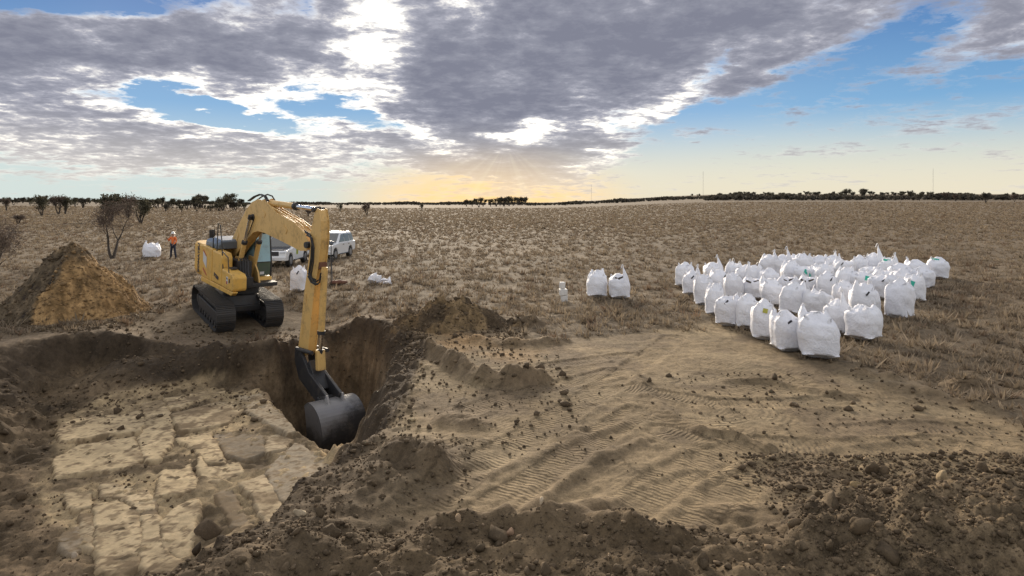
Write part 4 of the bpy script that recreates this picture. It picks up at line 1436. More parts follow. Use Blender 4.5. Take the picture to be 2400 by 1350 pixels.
# --- crawler tracks (turned a little against the house)
TL, TW, TH, TRZ = 4.15, 0.60, 0.96, R(-6)
slew = Matrix.Rotation(TRZ, 3, 'Z')
n_sh = 46
TOFF = Vector((hx * -.17 + hy * -.14, hx * -.14 - hy * -.17, 0))
def track_path(u):
    """point and direction on the belt, u in 0..1"""
    r = TH / 2 - 0.03
    straight = TL - 2 * r
    per = 2 * straight + 2 * math.pi * r
    d = (u % 1.0) * per
    if d < straight:
        return (-straight / 2 + d, TH - 0.03), 0.0
    d -= straight
    if d < math.pi * r:
        a_ = d / r
        return (straight / 2 + r * math.sin(a_), TH / 2 + r * math.cos(a_)), -a_
    d -= math.pi * r
    if d < straight:
        return (straight / 2 - d, 0.03), math.pi
    d -= straight
    a_ = d / r
    return (-straight / 2 - r * math.sin(a_), TH / 2 - r * math.cos(a_)), math.pi - a_

shoe = MB()
shoe.box((0, 0, 0), (0.215, TW, 0.03))
for q in (-0.075, 0.0, 0.075):
    shoe.box((q, 0, 0.026), (0.018, TW - 0.004, 0.03))
shoe_me = shoe.mesh('track_shoe', M_TRACK)
for side in (-1, 1):
    yc = side * 0.80
    fr = MB()
    fr.prism([(-1.55, .22), (1.55, .22), (1.62, .34), (1.45, .60), (-1.45, .60), (-1.62, .34)], -0.17, 0.17)
    fr.box((0.0, 0, .66), (2.2, .20, .10))
    tr = fr.build('crawler_track', M_BLK, exc, bevel=0.02)
    tr.location = slew @ Vector((0.0, yc, 0)) + TOFF
    tr.rotation_euler = (0, 0, TRZ)
    for x_, nm in ((-1.62, 'sprocket'), (1.62, 'idler_wheel')):
        w_ = MB().disc_y((x_, 0, TH / 2), 0.355, 0.20, 24).disc_y((x_, 0, TH / 2), 0.15, 0.36, 14)
        w_.build(nm, M_BLK, tr, bevel=0.012)
    rl = MB().disc_y((0, 0, 0), 0.13, 0.34, 14).mesh('track_roller', M_BLK)
    for k_ in range(7):
        o = link('track_roller', rl, None, tr)
        o.location = (-1.2 + 0.4 * k_, 0, 0.17)
    for k_ in range(n_sh):
        (x_, z_), a_ = track_path((k_ + 0.3) / n_sh)
        o = link('track_shoe', shoe_me, None, tr)
        o.location, o.rotation_euler = (x_, 0, z_), (0, -a_, 0)
cb = MB()
cb.prism([(-.95, .42), (.95, .42), (.75, .98), (-.75, .98)], -.62, .62)
cb.box((.8, 0, .55), (.35, 1.25, .22)).box((-.8, 0, .55), (.35, 1.25, .22))
o = cb.build('undercarriage', M_BLK, exc, bevel=0.03)
o.location, o.rotation_euler = TOFF, (0, 0, TRZ)
MB().tube([(0, 0, .98), (0, 0, 1.30)], .58, 28).build('swing_ring', M_BLK, exc)

# --- house
HB, HT, HW = 1.33, 2.56, 0.97
dk = MB()
dk.prism([(-1.6, HB - .04), (1.05, HB - .04), (1.05, HB + .10), (-1.6, HB + .10)], -HW + .03, HW - .10)
dk.build('revolving_deck', M_BLK, exc, bevel=0.02)
def rounded_tail(x0, x1, hw, r, n=7):
    pts = [(x1, -hw)]
    for k_ in range(n + 1):
        a_ = math.pi / 2 * k_ / n
        pts.append((x0 + r - r * math.sin(a_), -hw + r - r * math.cos(a_)))
    return pts + [(x, -y) for x, y in reversed(pts)]
def extrude_xy(pts, z0, z1, inset_lo=0.0, inset_hi=0.0):
    mb = MB()
    cx_ = sum(p[0] for p in pts) / len(pts)
    def sec(z, ins):
        return [(cx_ + (x - cx_) * (1 - ins), y * (1 - ins), z) for x, y in pts]
    return mb.loft([sec(z0, inset_lo), sec(z0 + .22, 0), sec(z1 - .06, 0), sec(z1, inset_hi)])
cw = extrude_xy(rounded_tail(-2.72, -1.55, HW, .42), HB - .02, HT - .02, 0.10, 0.06).build('counterweight', M_YEL, exc, bevel=0.02)
# right-hand side panels: doors with recessed joints
sp = MB()
sp.prism([(-1.535, HB + .02), (-.42, HB + .02), (-.42, HT - .03), (-1.535, HT - .03)], -HW - .0, -HW + .42)
spo = sp.build('side_door', M_YEL, exc, bevel=0.03)
sp = MB()
sp.prism([(-.395, HB + .02), (.60, HB + .02), (.60, HT - .22), (.48, HT - .06), (-.395, HT - .05)], -HW - .004, -HW + .38)
spo2 = sp.build('side_door', M_YEL, exc, bevel=0.05)
skirt = MB().prism([(-1.53, HB - .16), (1.60, HB - .13), (1.78, HB - .02), (1.78, HB + .015), (-1.53, HB + .015)], -HW - .012, -HW + .16)
skirt.build('side_skirt', M_YEL, exc, bevel=0.02)
sp = MB()
sp.prism([(.625, HB + .02), (1.70, HB + .02), (1.76, HB + .10), (1.76, HB + .50), (1.60, HB + .60), (.625, HB + .66)], -HW - .008, -HW + .46)
tank = sp.build('fuel_tank', M_YEL, exc, bevel=0.045)
MB().box((0.9, -HW + .3, HB + .69), (.26, .2, .05)).build('step_plate', M_BLK, exc)
# left rear body behind the cab
sp = MB()
sp.prism([(-1.535, HB + .02), (-.80, HB + .02), (-.80, HT - .03), (-1.535, HT - .03)], -HW + .43, HW)
sp.build('engine_cover', M_YEL, exc, bevel=0.03)
sp = MB()
sec = []
for x_ in (-1.50, -1.42, -.30, -.22):
    e_ = 0.05 if x_ in (-1.50, -.22) else 0.0
    sec.append([(x_, -.88 + e_, HT - .03), (x_, -.86 + e_, HT + .16 - e_), (x_, -.66, HT + .29 - e_), (x_, .50, HT + .29 - e_), (x_, .66 - e_, HT + .16 - e_), (x_, .68 - e_, HT - .03)])
hood = sp.loft(sec).build('engine_hood', M_GREY, exc, bevel=0.03)
MB().tube([(-.62, .45, HT + .25), (-.62, .45, HT + .74)], .065, 14).tube([(-.62, .45, HT + .70), (-.67, .45, HT + .84)], .06, 12).build('exhaust_pipe', M_BLK, exc)
MB().tube([(-1.0, .5, HT + .25), (-1.0, .5, HT + .56), (-1.0, .5, HT + .58)], [.10, .10, .06], 14).build('air_precleaner', M_BLK, exc)
# handrails and the mirror post on the right side
MB().tube([(.62, -.93, HB + .62), (.40, -.93, HT + .40), (.22, -.93, HT + .92), (.0, -.93, HT + .95), (-.04, -.93, HT + .20), (-.05, -.93, HT - .06)], .020, 8).build('handrail', M_BLK, exc)
MB().tube([(1.35, -.98, HB + .62), (1.22, -.98, HT - .10), (.62, -.96, HT + .02)], .018, 8).build('handrail', M_BLK, exc)
mr = MB().tube([(-.55, -.90, HT - .06), (-.55, -.90, HT + .5), (-.60, -.92, HT + .62)], .02, 8).build('mirror_post', M_BLK, exc)
MB().box((-.60, -.93, HT + .50), (.05, .20, .30)).build('mirror', M_BLK, mr, bevel=.02)
# dark machinery between the side box and the cab
mc = MB()
mc.box((.15, -.22, HB + .52), (1.3, .46, .72)).box((1.05, -.30, HB + .26), (.7, .3, .30))
for k_ in range(4):
    mc.tube([(.9 + .12 * k_, -.42 + .05 * k_, HB + .4), (.75 + .1 * k_, -.38 + .05 * k_, HB + .95), (.35, -.3 + .05 * k_, HB + 1.0)], .028, 6)
mc.build('swing_machinery', M_BLK, exc, bevel=.02)
for y_ in (-.25, .25):
    MB().prism([(-.25, HB + .1), (.95, HB + .1), (.80, HB + .45), (.25, HB + .95), (-.10, HB + .95)], y_ - .03, y_ + .03).build('boom_bracket', M_YEL2, exc, bevel=.01)

# lettering and marks
def text_obj(s_, size, mat, parent, loc, rot, name='lettering', xs=1.0):
    cu = bpy.data.curves.new(name, 'FONT')
    cu.body, cu.size, cu.extrude, cu.offset = s_, size, 0.004, 0.012
    cu.align_x = cu.align_y = 'CENTER'
    cu.resolution_u = 2
    tmp = bpy.data.objects.new(name, cu)
    me = bpy.data.meshes.new_from_object(tmp)
    bpy.data.objects.remove(tmp)
    me.name = name
    me.materials.clear()
    me.materials.append(mat)
    o = link(name, me, None, parent)
    o.location, o.rotation_euler, o.scale = loc, rot, (xs, 1, 1)
    return o
text_obj('KOMATSU', 0.25, M_PRINT_D, cw, (-1.90, -HW - .006, HB + .66), (R(90), R(-90), 0), xs=.95)
MB().prism([(-1.36, HB + .62), (-.98, HB + .40), (-.98, HB + .80), (-1.36, HB + .98)], -HW - .012, -HW - .003).build('pale_decal', M_PRINT_W, spo)
MB().prism([(-1.36, HB + 1.0), (-1.02, HB + .84), (-1.02, HB + .88), (-1.36, HB + 1.06)], -HW - .012, -HW - .003).build('red_decal', M_PRINT_R, spo)
MB().prism([(-1.36, HB + .30), (-.96, HB + .12), (-.96, HB + .17), (-1.36, HB + .38)], -HW - .012, -HW - .003).build('red_decal', M_PRINT_R, spo)
text_obj('PC200', 0.17, M_PRINT_D, spo2, (0.10, -HW - .012, HB + .28), (R(90), R(12), 0))
MB().box((1.20, -HW - .014, HB + .34), (.16, .012, .24)).build('warning_decal', M_PRINT_W, tank)
MB().box((1.20, -HW - .022, HB + .26), (.09, .01, .10)).build('red_decal', M_PRINT_R, tank)
MB().box((1.20, -HW - .022, HB + .40), (.06, .01, .06)).build('dark_decal', M_PRINT_D, tank)
text_obj('5', 0.17, M_PRINT_D, tank, (1.42, -HW - .014, HB + .34), (R(90), 0, 0))

# --- cab (left of the boom)
CX0, CX1, CY0, CY1, CZ0, CZ1 = -.90, .48, .25, .88, HB - .14, HB + 1.90
cab = empty('cab', (0, 0, 0))
cab_b = MB()
cab_b.prism([(CX0, CZ0), (CX1 + .06, CZ0), (CX1 + .10, CZ0 + .16), (CX1 + .04, CZ0 + .36), (CX0, CZ0 + .36)], CY0, CY1)     # lower skirt
cab_o = cab_b.build('cab', M_YEL, exc, bevel=.04)
bpy.data.objects.remove(cab)
roof = MB().prism([(CX0, CZ1 - .10), (CX1 - .22, CZ1 - .10), (CX1 - .14, CZ1 - .03), (CX1 - .3, CZ1), (CX0 + .05, CZ1)], CY0, CY1)
roof.build('cab_roof', M_BLK, cab_o, bevel=.03)
for (x_, y_) in ((CX1 - .03, CY0 + .035), (CX1 - .03, CY1 - .035), (CX0 + .04, CY0 + .035), (CX0 + .04, CY1 - .035)):
    xt = x_ - (.20 if x_ > 0 else 0)
    MB().tube([(x_, y_, CZ0 + .36), (x_ + (.02 if x_ > 0 else 0), y_, CZ0 + .9), (xt, y_, CZ1 - .09)], .036, 8).build('cab_pillar', M_BLK, cab_o)
MB().tube([(-.1, CY1 - .03, CZ0 + .36), (-.1, CY1 - .03, CZ1 - .09)], .03, 8).build('cab_pillar', M_BLK, cab_o)
def quad_pane(name, pts, mat, th=(0.008, 0, 0)):
    mb = MB()
    th = Vector(th)
    a_ = [Vector(p_) for p_ in pts]
    mb.add(a_ + [p_ + th for p_ in a_], [(0, 1, 2, 3), (7, 6, 5, 4), (0, 4, 5, 1), (1, 5, 6, 2), (2, 6, 7, 3), (3, 7, 4, 0)])
    return mb.build(name, mat, cab_o)
yb0, yb1 = CY0 + .07, CY1 - .07
quad_pane('windscreen', [(CX1 + .0, yb0, CZ0 + .92), (CX1 + .0, yb1, CZ0 + .92), (CX1 - .20, yb1, CZ1 - .12), (CX1 - .20, yb0, CZ1 - .12)], M_CABGLASS)
quad_pane('lower_windscreen', [(CX1 - .02, yb0, CZ0 + .40), (CX1 - .02, yb1, CZ0 + .40), (CX1 + .0, yb1, CZ0 + .89), (CX1 + .0, yb0, CZ0 + .89)], M_CABGLASS2)
MB().box((CX1 + .012, (yb0 + yb1) / 2, CZ0 + .905), (.03, yb1 - yb0, .03)).build('window_bar', M_BLK, cab_o)
quad_pane('side_window', [(CX0 + .09, CY1 - .03, CZ0 + .42), (-.15, CY1 - .03, CZ0 + .42), (-.15, CY1 - .03, CZ1 - .13), (CX0 + .09, CY1 - .03, CZ1 - .13)], M_CABGLASS, (0, .008, 0))
quad_pane('door_window', [(-.06, CY1 - .03, CZ0 + .42), (CX1 - .08, CY1 - .03, CZ0 + .42), (CX1 - .26, CY1 - .03, CZ1 - .13), (-.06, CY1 - .03, CZ1 - .13)], M_CABGLASS, (0, .008, 0))
quad_pane('side_window', [(CX0 + .09, CY0 + .03, CZ0 + .42), (CX1 - .08, CY0 + .03, CZ0 + .42), (CX1 - .26, CY0 + .03, CZ1 - .13), (CX0 + .09, CY0 + .03, CZ1 - .13)], M_CABGLASS, (0, .008, 0))
MB().box((CX0 + .01, (CY0 + CY1) / 2, CZ0 + 1.1), (.03, CY1 - CY0 - .1, 1.5)).build('cab_back', M_BLK, cab_o)
seat = MB().box((-.25, .63, CZ0 + .55), (.42, .40, .16)).box((-.44, .63, CZ0 + .92), (.14, .40, .62)).build('seat', M_HOSE, cab_o, bevel=.04)
MB().box((CX1 + .016, .50, CZ0 + .50), (.012, .16, .10)).build('sticker', M_PRINT_W, cab_o)

# --- boom: plate box, its side outline taken at the near plate
BW = 0.17
BO = [(541, 606), (533, 592), (537, 574), (559, 527), (575, 494), (591, 473), (604, 467), (622, 471), (649, 499), (687, 520), (713, 545), (722, 566), (719, 588), (703, 588),
      (655, 563), (617, 545), (604, 542), (593, 545), (580, 560), (565, 579), (553, 597)]
prof = [PL(x_, y_, -BW) for x_, y_ in BO]
def inset(P_, d):
    ar = sum(P_[i][0] * P_[(i + 1) % len(P_)][1] - P_[(i + 1) % len(P_)][0] * P_[i][1] for i in range(len(P_)))
    sg = 1 if ar > 0 else -1
    out = []
    for i in range(len(P_)):
        e = Vector(P_[(i + 1) % len(P_)]) - Vector(P_[i - 1])
        e.normalize()
        out.append((P_[i][0] - e.y * d * sg, P_[i][1] + e.x * d * sg))
    return out
def plate_box(P_, hw):
    # two side plates standing a little proud of the top and bottom plates between them
    return MB().prism(P_, -hw, -hw + .03).prism(P_, hw - .03, hw).prism(inset(P_, .035), -hw + .025, hw - .025)
boom = plate_box(prof, BW).build('boom', M_YEL2, exc, bevel=.006)
def pin(parent, p_, r, half, mat=M_BLK, name='pivot_pin'):
    return MB().disc_y((p_[0], 0, p_[1]), r, half * 2, 16).build(name, mat, parent)
bp = PL(594, 509, -BW)
pin(boom, bp, .11, BW + .05)
tip = PL(722, 574, -BW)
pin(boom, tip, .10, BW + .06)
# lugs and dark hose arch at the knee
k1, k2 = PL(612, 466), PL(634, 474)
lug = MB()
kb = PL(606, 470)
for y_ in (-.11, .11):
    lug.prism([(kb[0] - .1, kb[1] - .12), (kb[0] + .55, kb[1] - .16), (k2[0] + .05, k2[1] + .10), (k2[0] - .12, k2[1] + .12)], y_ - .025, y_ + .025)
lug.build('cylinder_bracket', M_YEL2, boom, bevel=.01)
ah = [PL(x_, y_) for x_, y_ in ((592, 472), (606, 462), (619, 457), (630, 461), (637, 473))]
for y_ in (-.16, -.10, .12):
    MB().tube([(p_[0], y_, p_[1] + .02) for p_ in ah], .026, 8).build('hose', M_HOSE, boom)
top_pipe = [PL(x_, y_, -.1) for x_, y_ in ((640, 488), (668, 505), (694, 520), (712, 534))]
for y_ in (-.13, .0, .13):
    MB().tube([(p_[0], y_, p_[1] + .035) for p_ in top_pipe], .022, 8).build('hydraulic_pipe', M_YEL2, boom)
cu_ = MB()
a_ = PL(596, 515, -BW); b_ = PL(577, 567, -BW)
cu_.tube([(a_[0], -BW - .02, a_[1]), (b_[0], -BW - .03, b_[1])], .016, 6)
cu_.build('hose', M_HOSE, boom)

# --- boom cylinders
def cylinder(name, p0, p1, frac, r, rr, mat, parent, collar=True):
    p0, p1 = Vector(p0), Vector(p1)
    m_ = p0.lerp(p1, frac)
    d = (p1 - p0).normalized()
    c_ = MB().tube([p0, m_], r, 16)
    c_.tube([p0 - d * .06, p0 + d * .10], r * .9, 12)
    o = c_.build(name, mat, parent, smooth_=False)
    if collar:
        MB().tube([m_ - d * .09, m_ + d * .015], r * 1.18, 16).build('cylinder_head', M_BLK, o)
    MB().tube([m_, p1], rr, 14).build('cylinder_rod', M_CHROME, o)
    MB().tube([p1 - d * .07, p1 + d * .07], rr * 1.5, 12).build('rod_eye', M_BLK, o)
    return o
foot = PL(551, 656, -.34)
for y_ in (-.30, .24):
    cylinder('boom_cylinder', (foot[0], y_, foot[1]), (bp[0], y_ * .95, bp[1]), .62, .085, .05, M_YEL2, exc)
# --- arm cylinder along the back of the boom
STW = 0.14
c0, c1 = PL(636, 476), PL(746, 491)
cylinder('arm_cylinder', (c0[0], 0, c0[1]), (c1[0], 0, c1[1]), .56, .105, .065, M_YEL2, exc)

# --- stick
SO = [(737, 500), (743, 488), (748, 491), (752, 518), (752, 560), (748, 600), (743, 640), (737, 672), (724, 800), (721, 826), (713, 836), (704, 828), (699, 812), (702, 790),
      (708, 735), (713, 685), (719, 640), (724, 600), (727, 560), (729, 535)]
prof = [PL(x_, y_, -STW) for x_, y_ in SO]
stick = plate_box(prof, STW).build('stick', M_YEL2, exc, bevel=.006)
pin(stick, c1, .075, STW + .05)
pin(stick, PL(722, 574, -STW), .09, STW + .10)
# hose loops between boom and stick
hp = [(716, 545), (728, 552), (733, 575), (731, 610), (726, 640), (731, 655), (742, 660)]
for q, y_ in enumerate((-STW - .05, -STW - .09, -STW - .02)):
    pts = [PL(x_ + (0, 3, -2)[q], y__ + (0, 6, -4)[q], y_) for x_, y__ in hp]
    MB().tube([(p_[0], y_, p_[1]) for p_ in pts], .024, 8).build('hose', M_HOSE, stick)
hp = [(722, 640), (729, 654), (740, 661), (749, 655), (752, 640)]
for q in range(2):
    pts = [PL(x_, y__ + q * 7, -STW - .04) for x_, y__ in hp]
    MB().tube([(p_[0], -STW - .04, p_[1]) for p_ in pts], .022, 8).build('hose', M_HOSE, stick)
rb = PL(755, 622, 0)
MB().box((rb[0] + .02, 0, rb[1]), (.14, STW * 2 - .04, .20)).build('cylinder_bracket', M_RUST, stick, bevel=.02)
# bucket cylinder on the front face of the stick
p0, p1 = PL(757, 630), PL(747, 822)
cylinder('bucket_cylinder', (p0[0] + .10, 0, p0[1]), (p1[0] + .10, 0, p1[1]), .78, .10, .06, M_YEL2, exc)
for k_, (x_, y_) in enumerate(((618, 500), (668, 538), (556, 556))):      # cover plates and lifting lugs on the near side of the boom
    c_ = PL(x_, y_, -BW)
    MB().box((c_[0], -BW - .008, c_[1]), (.30, .014, .16), Matrix.Rotation(R((25, 32, -58)[k_]), 3, 'Y')).build('cover_plate', M_YEL2, boom, bevel=.004)
for x_, y_ in ((716, 700), (708, 770)):
    c_ = PL(x_, y_, -STW)
    MB().box((c_[0], -STW - .008, c_[1]), (.14, .014, .34)).build('cover_plate', M_YEL2, stick, bevel=.004)
# --- linkage and hitch
q0 = PL(715, 822)          # arm end pin
q1 = PL(746, 822)
q1 = (q1[0] + .10, q1[1])
A = Vector((q0[0], 0, q0[1]))
B_ = Vector((q1[0], 0, q1[1]))
hc = A + Vector((1.52, 0, -1.02))      # hitch pin on the bucket ears
hl = hc + Vector((.40, 0, .20))
for y_ in (-.25, .25):
    MB().tube([(A.x + .05, y_, A.z + .10), (B_.x, y_, B_.z)], [.07, .06], 10).build('guide_link', M_BLK, exc)
MB().prism([(B_.x - .09, B_.z + .06), (B_.x + .09, B_.z + .06), (B_.x + .22, B_.z - .52), (B_.x + .02, B_.z - .56)], -.13, .13).build('push_link', M_YEL2, exc, bevel=.03)
ht = MB()
for y_ in (-.22, .22):
    ht.prism([(A.x - .16, A.z + .12), (A.x + .14, A.z + .16), (A.x + .85, A.z - .40), (hl.x + .08, hl.z + .05), (hl.x, hl.z - .14), (hc.x - .10, hc.z - .12), (A.x + .20, A.z - .78), (A.x - .14, A.z - .3)], y_ - .05, y_ + .05)
ht.box(((A.x + hc.x) / 2 + .05, 0, (A.z + hc.z) / 2 - .1), (.50, .40, .95), Matrix.Rotation(-.70, 3, 'Y'))
ht.disc_y((A.x, 0, A.z), .10, .58, 14).disc_y((hc.x, 0, hc.z), .08, .6, 14)
ht.build('quick_hitch', M_BLK, exc, bevel=.02)
# --- bucket
BKW = 0.70
Lc = [(-.10, .10), (.10, .24), (.45, .22), (.78, .02), (.98, -.36), (1.0, -.78), (.83, -1.16), (.48, -1.40), (.02, -1.52)]      # outer shell, from hinge plate to lip
th_ = .05
def offs(pts, d):
    out = []
    for i, p_ in enumerate(pts):
        a__ = Vector(pts[max(i - 1, 0)])
        b__ = Vector(pts[min(i + 1, len(pts) - 1)])
        t_ = (b__ - a__).normalized()
        out.append((p_[0] + t_.y * d, p_[1] - t_.x * d))
    return out
def dense(pts, n=4):
    P_ = [Vector(p_) for p_ in pts]
    out = []
    for i in range(len(P_) - 1):
        p0_, p1_, p2_, p3_ = P_[max(i - 1, 0)], P_[i], P_[i + 1], P_[min(i + 2, len(P_) - 1)]
        for k_ in range(n):
            t_ = k_ / n
            out.append(tuple(0.5 * ((2 * p1_) + (p2_ - p0_) * t_ + (2 * p0_ - 5 * p1_ + 4 * p2_ - p3_) * t_ ** 2 + (3 * p1_ - p0_ - 3 * p2_ + p3_) * t_ ** 3)))
    return out + [tuple(P_[-1])]
OX, OZ = hc.x + .16, hc.z - .20
outer = [(x_ + OX, z_ + OZ) for x_, z_ in dense(Lc)]
inner = [(x_, z_) for x_, z_ in offs(outer, -th_)]
bn = M_BUCKET.node_tree          # the heel and the top of the shell are worn down to grey steel
co_b = bn.nodes.new('ShaderNodeTexCoord').outputs['Object']
sb = bn.nodes.new('ShaderNodeSeparateXYZ')
bn.links.new(co_b, sb.inputs[0])
wn = mth(bn, 'ADD', mth(bn, 'MULTIPLY', noise(bn, 2.6, 6, .7, co_b), 0.9), mth(bn, 'MULTIPLY', noise(bn, 22, 3, .7, co_b), 0.30))
wv_ = mth(bn, 'ADD', mth(bn, 'SUBTRACT', sb.outputs[2], OZ - .62), mth(bn, 'SUBTRACT', wn, 0.60))
wv_ = mth(bn, 'SUBTRACT', wv_, mth(bn, 'MULTIPLY', sb.outputs[1], 0.55))
worn = smooth(bn, wv_, 0.30, 0.85)
pb_ = bn.nodes['Principled BSDF']
old = pb_.inputs['Base Color'].links[0].from_socket
bn.links.new(mixc(bn, worn, old, (0.23, 0.22, 0.212)), pb_.inputs['Base Color'])
pb_.inputs['Metallic'].default_value = 0.25
bk = MB().prism(outer + list(reversed(inner)), -BKW, BKW)
bucket = bk.build('bucket', M_BUCKET, exc, bevel=.006)
for y_ in (-BKW + .02, BKW - .02):
    MB().prism([inner[i] for i in range(0, len(inner), 2)] + [(OX - .02, OZ - 1.46), (OX + .10, OZ - .8), (OX + .02, OZ - .35)], y_ - .02, y_ + .02).build('side_plate', M_BUCKET, bucket)
for y_ in (-.24, .24):
    MB().prism([(hc.x - .12, hc.z + .08), (hl.x + .10, hl.z + .08), (OX + .55, OZ + .14), (OX + .30, OZ + .16), (OX - .05, OZ + .06)], y_ - .03, y_ + .03).build('bucket_ear', M_SHINE, bucket, bevel=.01)
tooth = MB().prism([(.12, .05), (.10, -.05), (-.24, -.03), (-.24, -.005)], -.055, .055).mesh('bucket_tooth', M_SHINE)
for k_ in range(5):
    o = link('bucket_tooth', tooth, None, bucket)
    o.location = (OX + .0, -BKW + .1 + k_ * (2 * BKW - .2) / 4, OZ - 1.505)
    o.rotation_euler = (0, R(8), 0)

# ------------------------------------------------------------------ the two white four-wheel drives
def four_wheel_drive(px, py, heading, label, dark_bonnet, door_mark):
    X, Y = ground_hit(px, py)
    t = empty('car', (X, Y, zat(X, Y) - .04), heading, label=label, category='car')
    t['group'] = 'white four-wheel drives parked behind the excavator'
    W2 = .93
    lower = [(-2.36, .52), (-2.42, .78), (-2.38, 1.10), (-2.30, 1.16), (1.02, 1.16), (1.18, 1.13), (2.22, 1.03), (2.36, .92), (2.40, .62), (2.32, .42),
             (1.90, .40), (1.86, .62), (1.70, .80), (1.46, .86), (1.22, .80), (1.06, .62), (1.02, .36), (-.98, .36), (-1.02, .62), (-1.18, .80), (-1.42, .86), (-1.66, .80), (-1.82, .62), (-1.86, .46)]
    body = MB().prism(lower, -W2, W2).build('body', M_WHITE, t, bevel=.05)
    def sec(z, x0, x1, w, r=.12):
        return [(x0, -w + r, z), (x0 + r, -w, z), (x1 - r, -w, z), (x1, -w + r, z), (x1, w - r, z), (x1 - r, w, z), (x0 + r, w, z), (x0, w - r, z)]
    cabin = MB().loft([sec(1.14, -2.30, 1.06, .90), sec(1.45, -2.20, .62, .84), sec(1.80, -2.02, .16, .74), sec(1.875, -1.85, -.05, .66)])
    cab_ = cabin.build('cabin', M_WHITE, t, bevel=.03)
    def pane(name, pts, off):
        off = Vector(off)
        a_ = [Vector(p_) + off for p_ in pts]
        mb = MB().add(a_ + [p_ + off * .6 for p_ in a_], [(0, 1, 2, 3), (7, 6, 5, 4), (0, 4, 5, 1), (1, 5, 6, 2), (2, 6, 7, 3), (3, 7, 4, 0)])
        return mb.build(name, M_CARGLASS, cab_)
    pane('windscreen', [(1.00, -.76, 1.18), (1.00, .76, 1.18), (.20, .66, 1.77), (.20, -.66, 1.77)], (.02, 0, .012))
    pane('rear_window', [(-2.27, -.7, 1.20), (-2.27, .7, 1.20), (-2.06, .62, 1.72), (-2.06, -.62, 1.72)], (-.02, 0, .0))
    for s_ in (-1, 1):
        pane('side_window', [(.78, s_ * .875, 1.20), (-.28, s_ * .875, 1.20), (-.28, s_ * .765, 1.74), (.16, s_ * .765, 1.74)], (0, s_ * .018, 0))
        pane('side_window', [(-.36, s_ * .875, 1.20), (-1.24, s_ * .875, 1.20), (-1.24, s_ * .765, 1.74), (-.36, s_ * .765, 1.74)], (0, s_ * .018, 0))
        pane('side_window', [(-1.34, s_ * .870, 1.22), (-2.08, s_ * .855, 1.24), (-1.94, s_ * .765, 1.70), (-1.34, s_ * .765, 1.72)], (0, s_ * .018, 0))
        MB().box((.72, s_ * 1.02, 1.24), (.10, .20, .16)).build('wing_mirror', M_WHITE, t, bevel=.03)
        for x_ in (.02, -1.02):
            MB().box((x_, s_ * (W2 + .012), 1.02), (.22, .025, .04)).build('door_handle', M_BLK, t)
        MB().box((2.30, s_ * .72, .90), (.14, .34, .17)).build('headlight', M_LAMP, t, bevel=.03)
        MB().box((2.385, s_ * .66, .56), (.05, .16, .12)).build('fog_lamp', M_BLK, t, bevel=.02)
        MB().box((-.0, s_ * (W2 + .03), .37), (1.85, .14, .06)).build('side_step', M_BLK, t, bevel=.02)
        for x_ in (1.46, -1.42):
            wh = MB().disc_y((x_, s_ * .80, .39), .39, .27, 24).build('wheel', M_TYRE, t, bevel=.04)
            MB().disc_y((x_, s_ * .925, .39), .235, .04, 18).build('rim', M_RIM, wh, bevel=.015)
    MB().box((2.385, 0, .86), (.05, .98, .26)).build('grille', M_BLK, t, bevel=.02)
    MB().disc_y((0, 0, 0), .085, .02, 16).build('badge', M_CHROME, t).location = (2.42, 0, .87)
    bd = t.children[-1]
    bd.rotation_euler = (0, 0, R(90))
    MB().prism([(2.28, .40), (2.44, .44), (2.46, .66), (2.38, .70), (2.28, .70)], -.90, .90).build('bumper', M_WHITE, t, bevel=.03)
    MB().box((2.465, 0, .56), (.02, .52, .12)).build('number_plate', M_PRINT_W, t)
    if dark_bonnet:
        MB().prism([(1.02, 1.165), (1.20, 1.150), (2.20, 1.045), (2.20, 1.060), (1.22, 1.172), (1.02, 1.185)], -.74, .74).build('bonnet', M_BLK, t, label='dark bonnet')
    for s_ in (-1, 1):
        MB().tube([(-1.75, s_ * .62, 1.90), (-.2, s_ * .62, 1.92)], .02, 6).build('roof_rail', M_BLK, t)
    if door_mark:
        MB().box((.30, W2 + .012, .86), (.36, .012, .36)).build('door_emblem', M_GREENYEL, t, bevel=.005)
        MB().box((.30, W2 + .022, .86), (.16, .010, .26)).build('door_emblem', M_YTAG, t)
    return t
def heading_to_camera(px, turn):
    u = (px - 1200) / F
    return math.atan2(-1, -u) + R(turn)
four_wheel_drive(666, 619, heading_to_camera(664, -19), 'white four-wheel drive with dark bonnet and grille, seen under the excavator boom', True, True)
four_wheel_drive(776, 604, heading_to_camera(776, -22), 'white four-wheel drive half hidden behind the upright excavator arm', False, False)

# ------------------------------------------------------------------ the person
def skin_obj(name, verts, edges, radii, mat, parent, root=0, sub=2):
    me = bpy.data.meshes.new(name)
    me.from_pydata(verts, edges, [])
    o = link(name, me, mat, parent)
    m_ = o.modifiers.new('skin', 'SKIN')
    m_.use_smooth_shade = True
    for i, r_ in enumerate(radii):
        rr = r_ if isinstance(r_, tuple) else (r_, r_)
        me.skin_vertices[0].data[i].radius = rr
        me.skin_vertices[0].data[i].use_root = (i == root)
    s_ = o.modifiers.new('sub', 'SUBSURF')
    s_.levels = s_.render_levels = sub
    return o
M_SKIN = paint('skin', (0.42, 0.24, 0.16), 0.5, dirt=0.1)
M_SHIRT = paint('orange_shirt', (0.80, 0.19, 0.045), 0.8, dirt=0.15)
M_NAVY = paint('navy_trousers', (0.018, 0.022, 0.040), 0.8, dirt=0.15)
M_BOOT = paint('boots', (0.045, 0.030, 0.020), 0.7, dirt=0.3)
M_HAT = paint('white_hard_hat', (0.78, 0.76, 0.72), 0.35, dirt=0.1)
M_VEST = paint('reflective_tape', (0.55, 0.55, 0.52), 0.3, dirt=0.1)
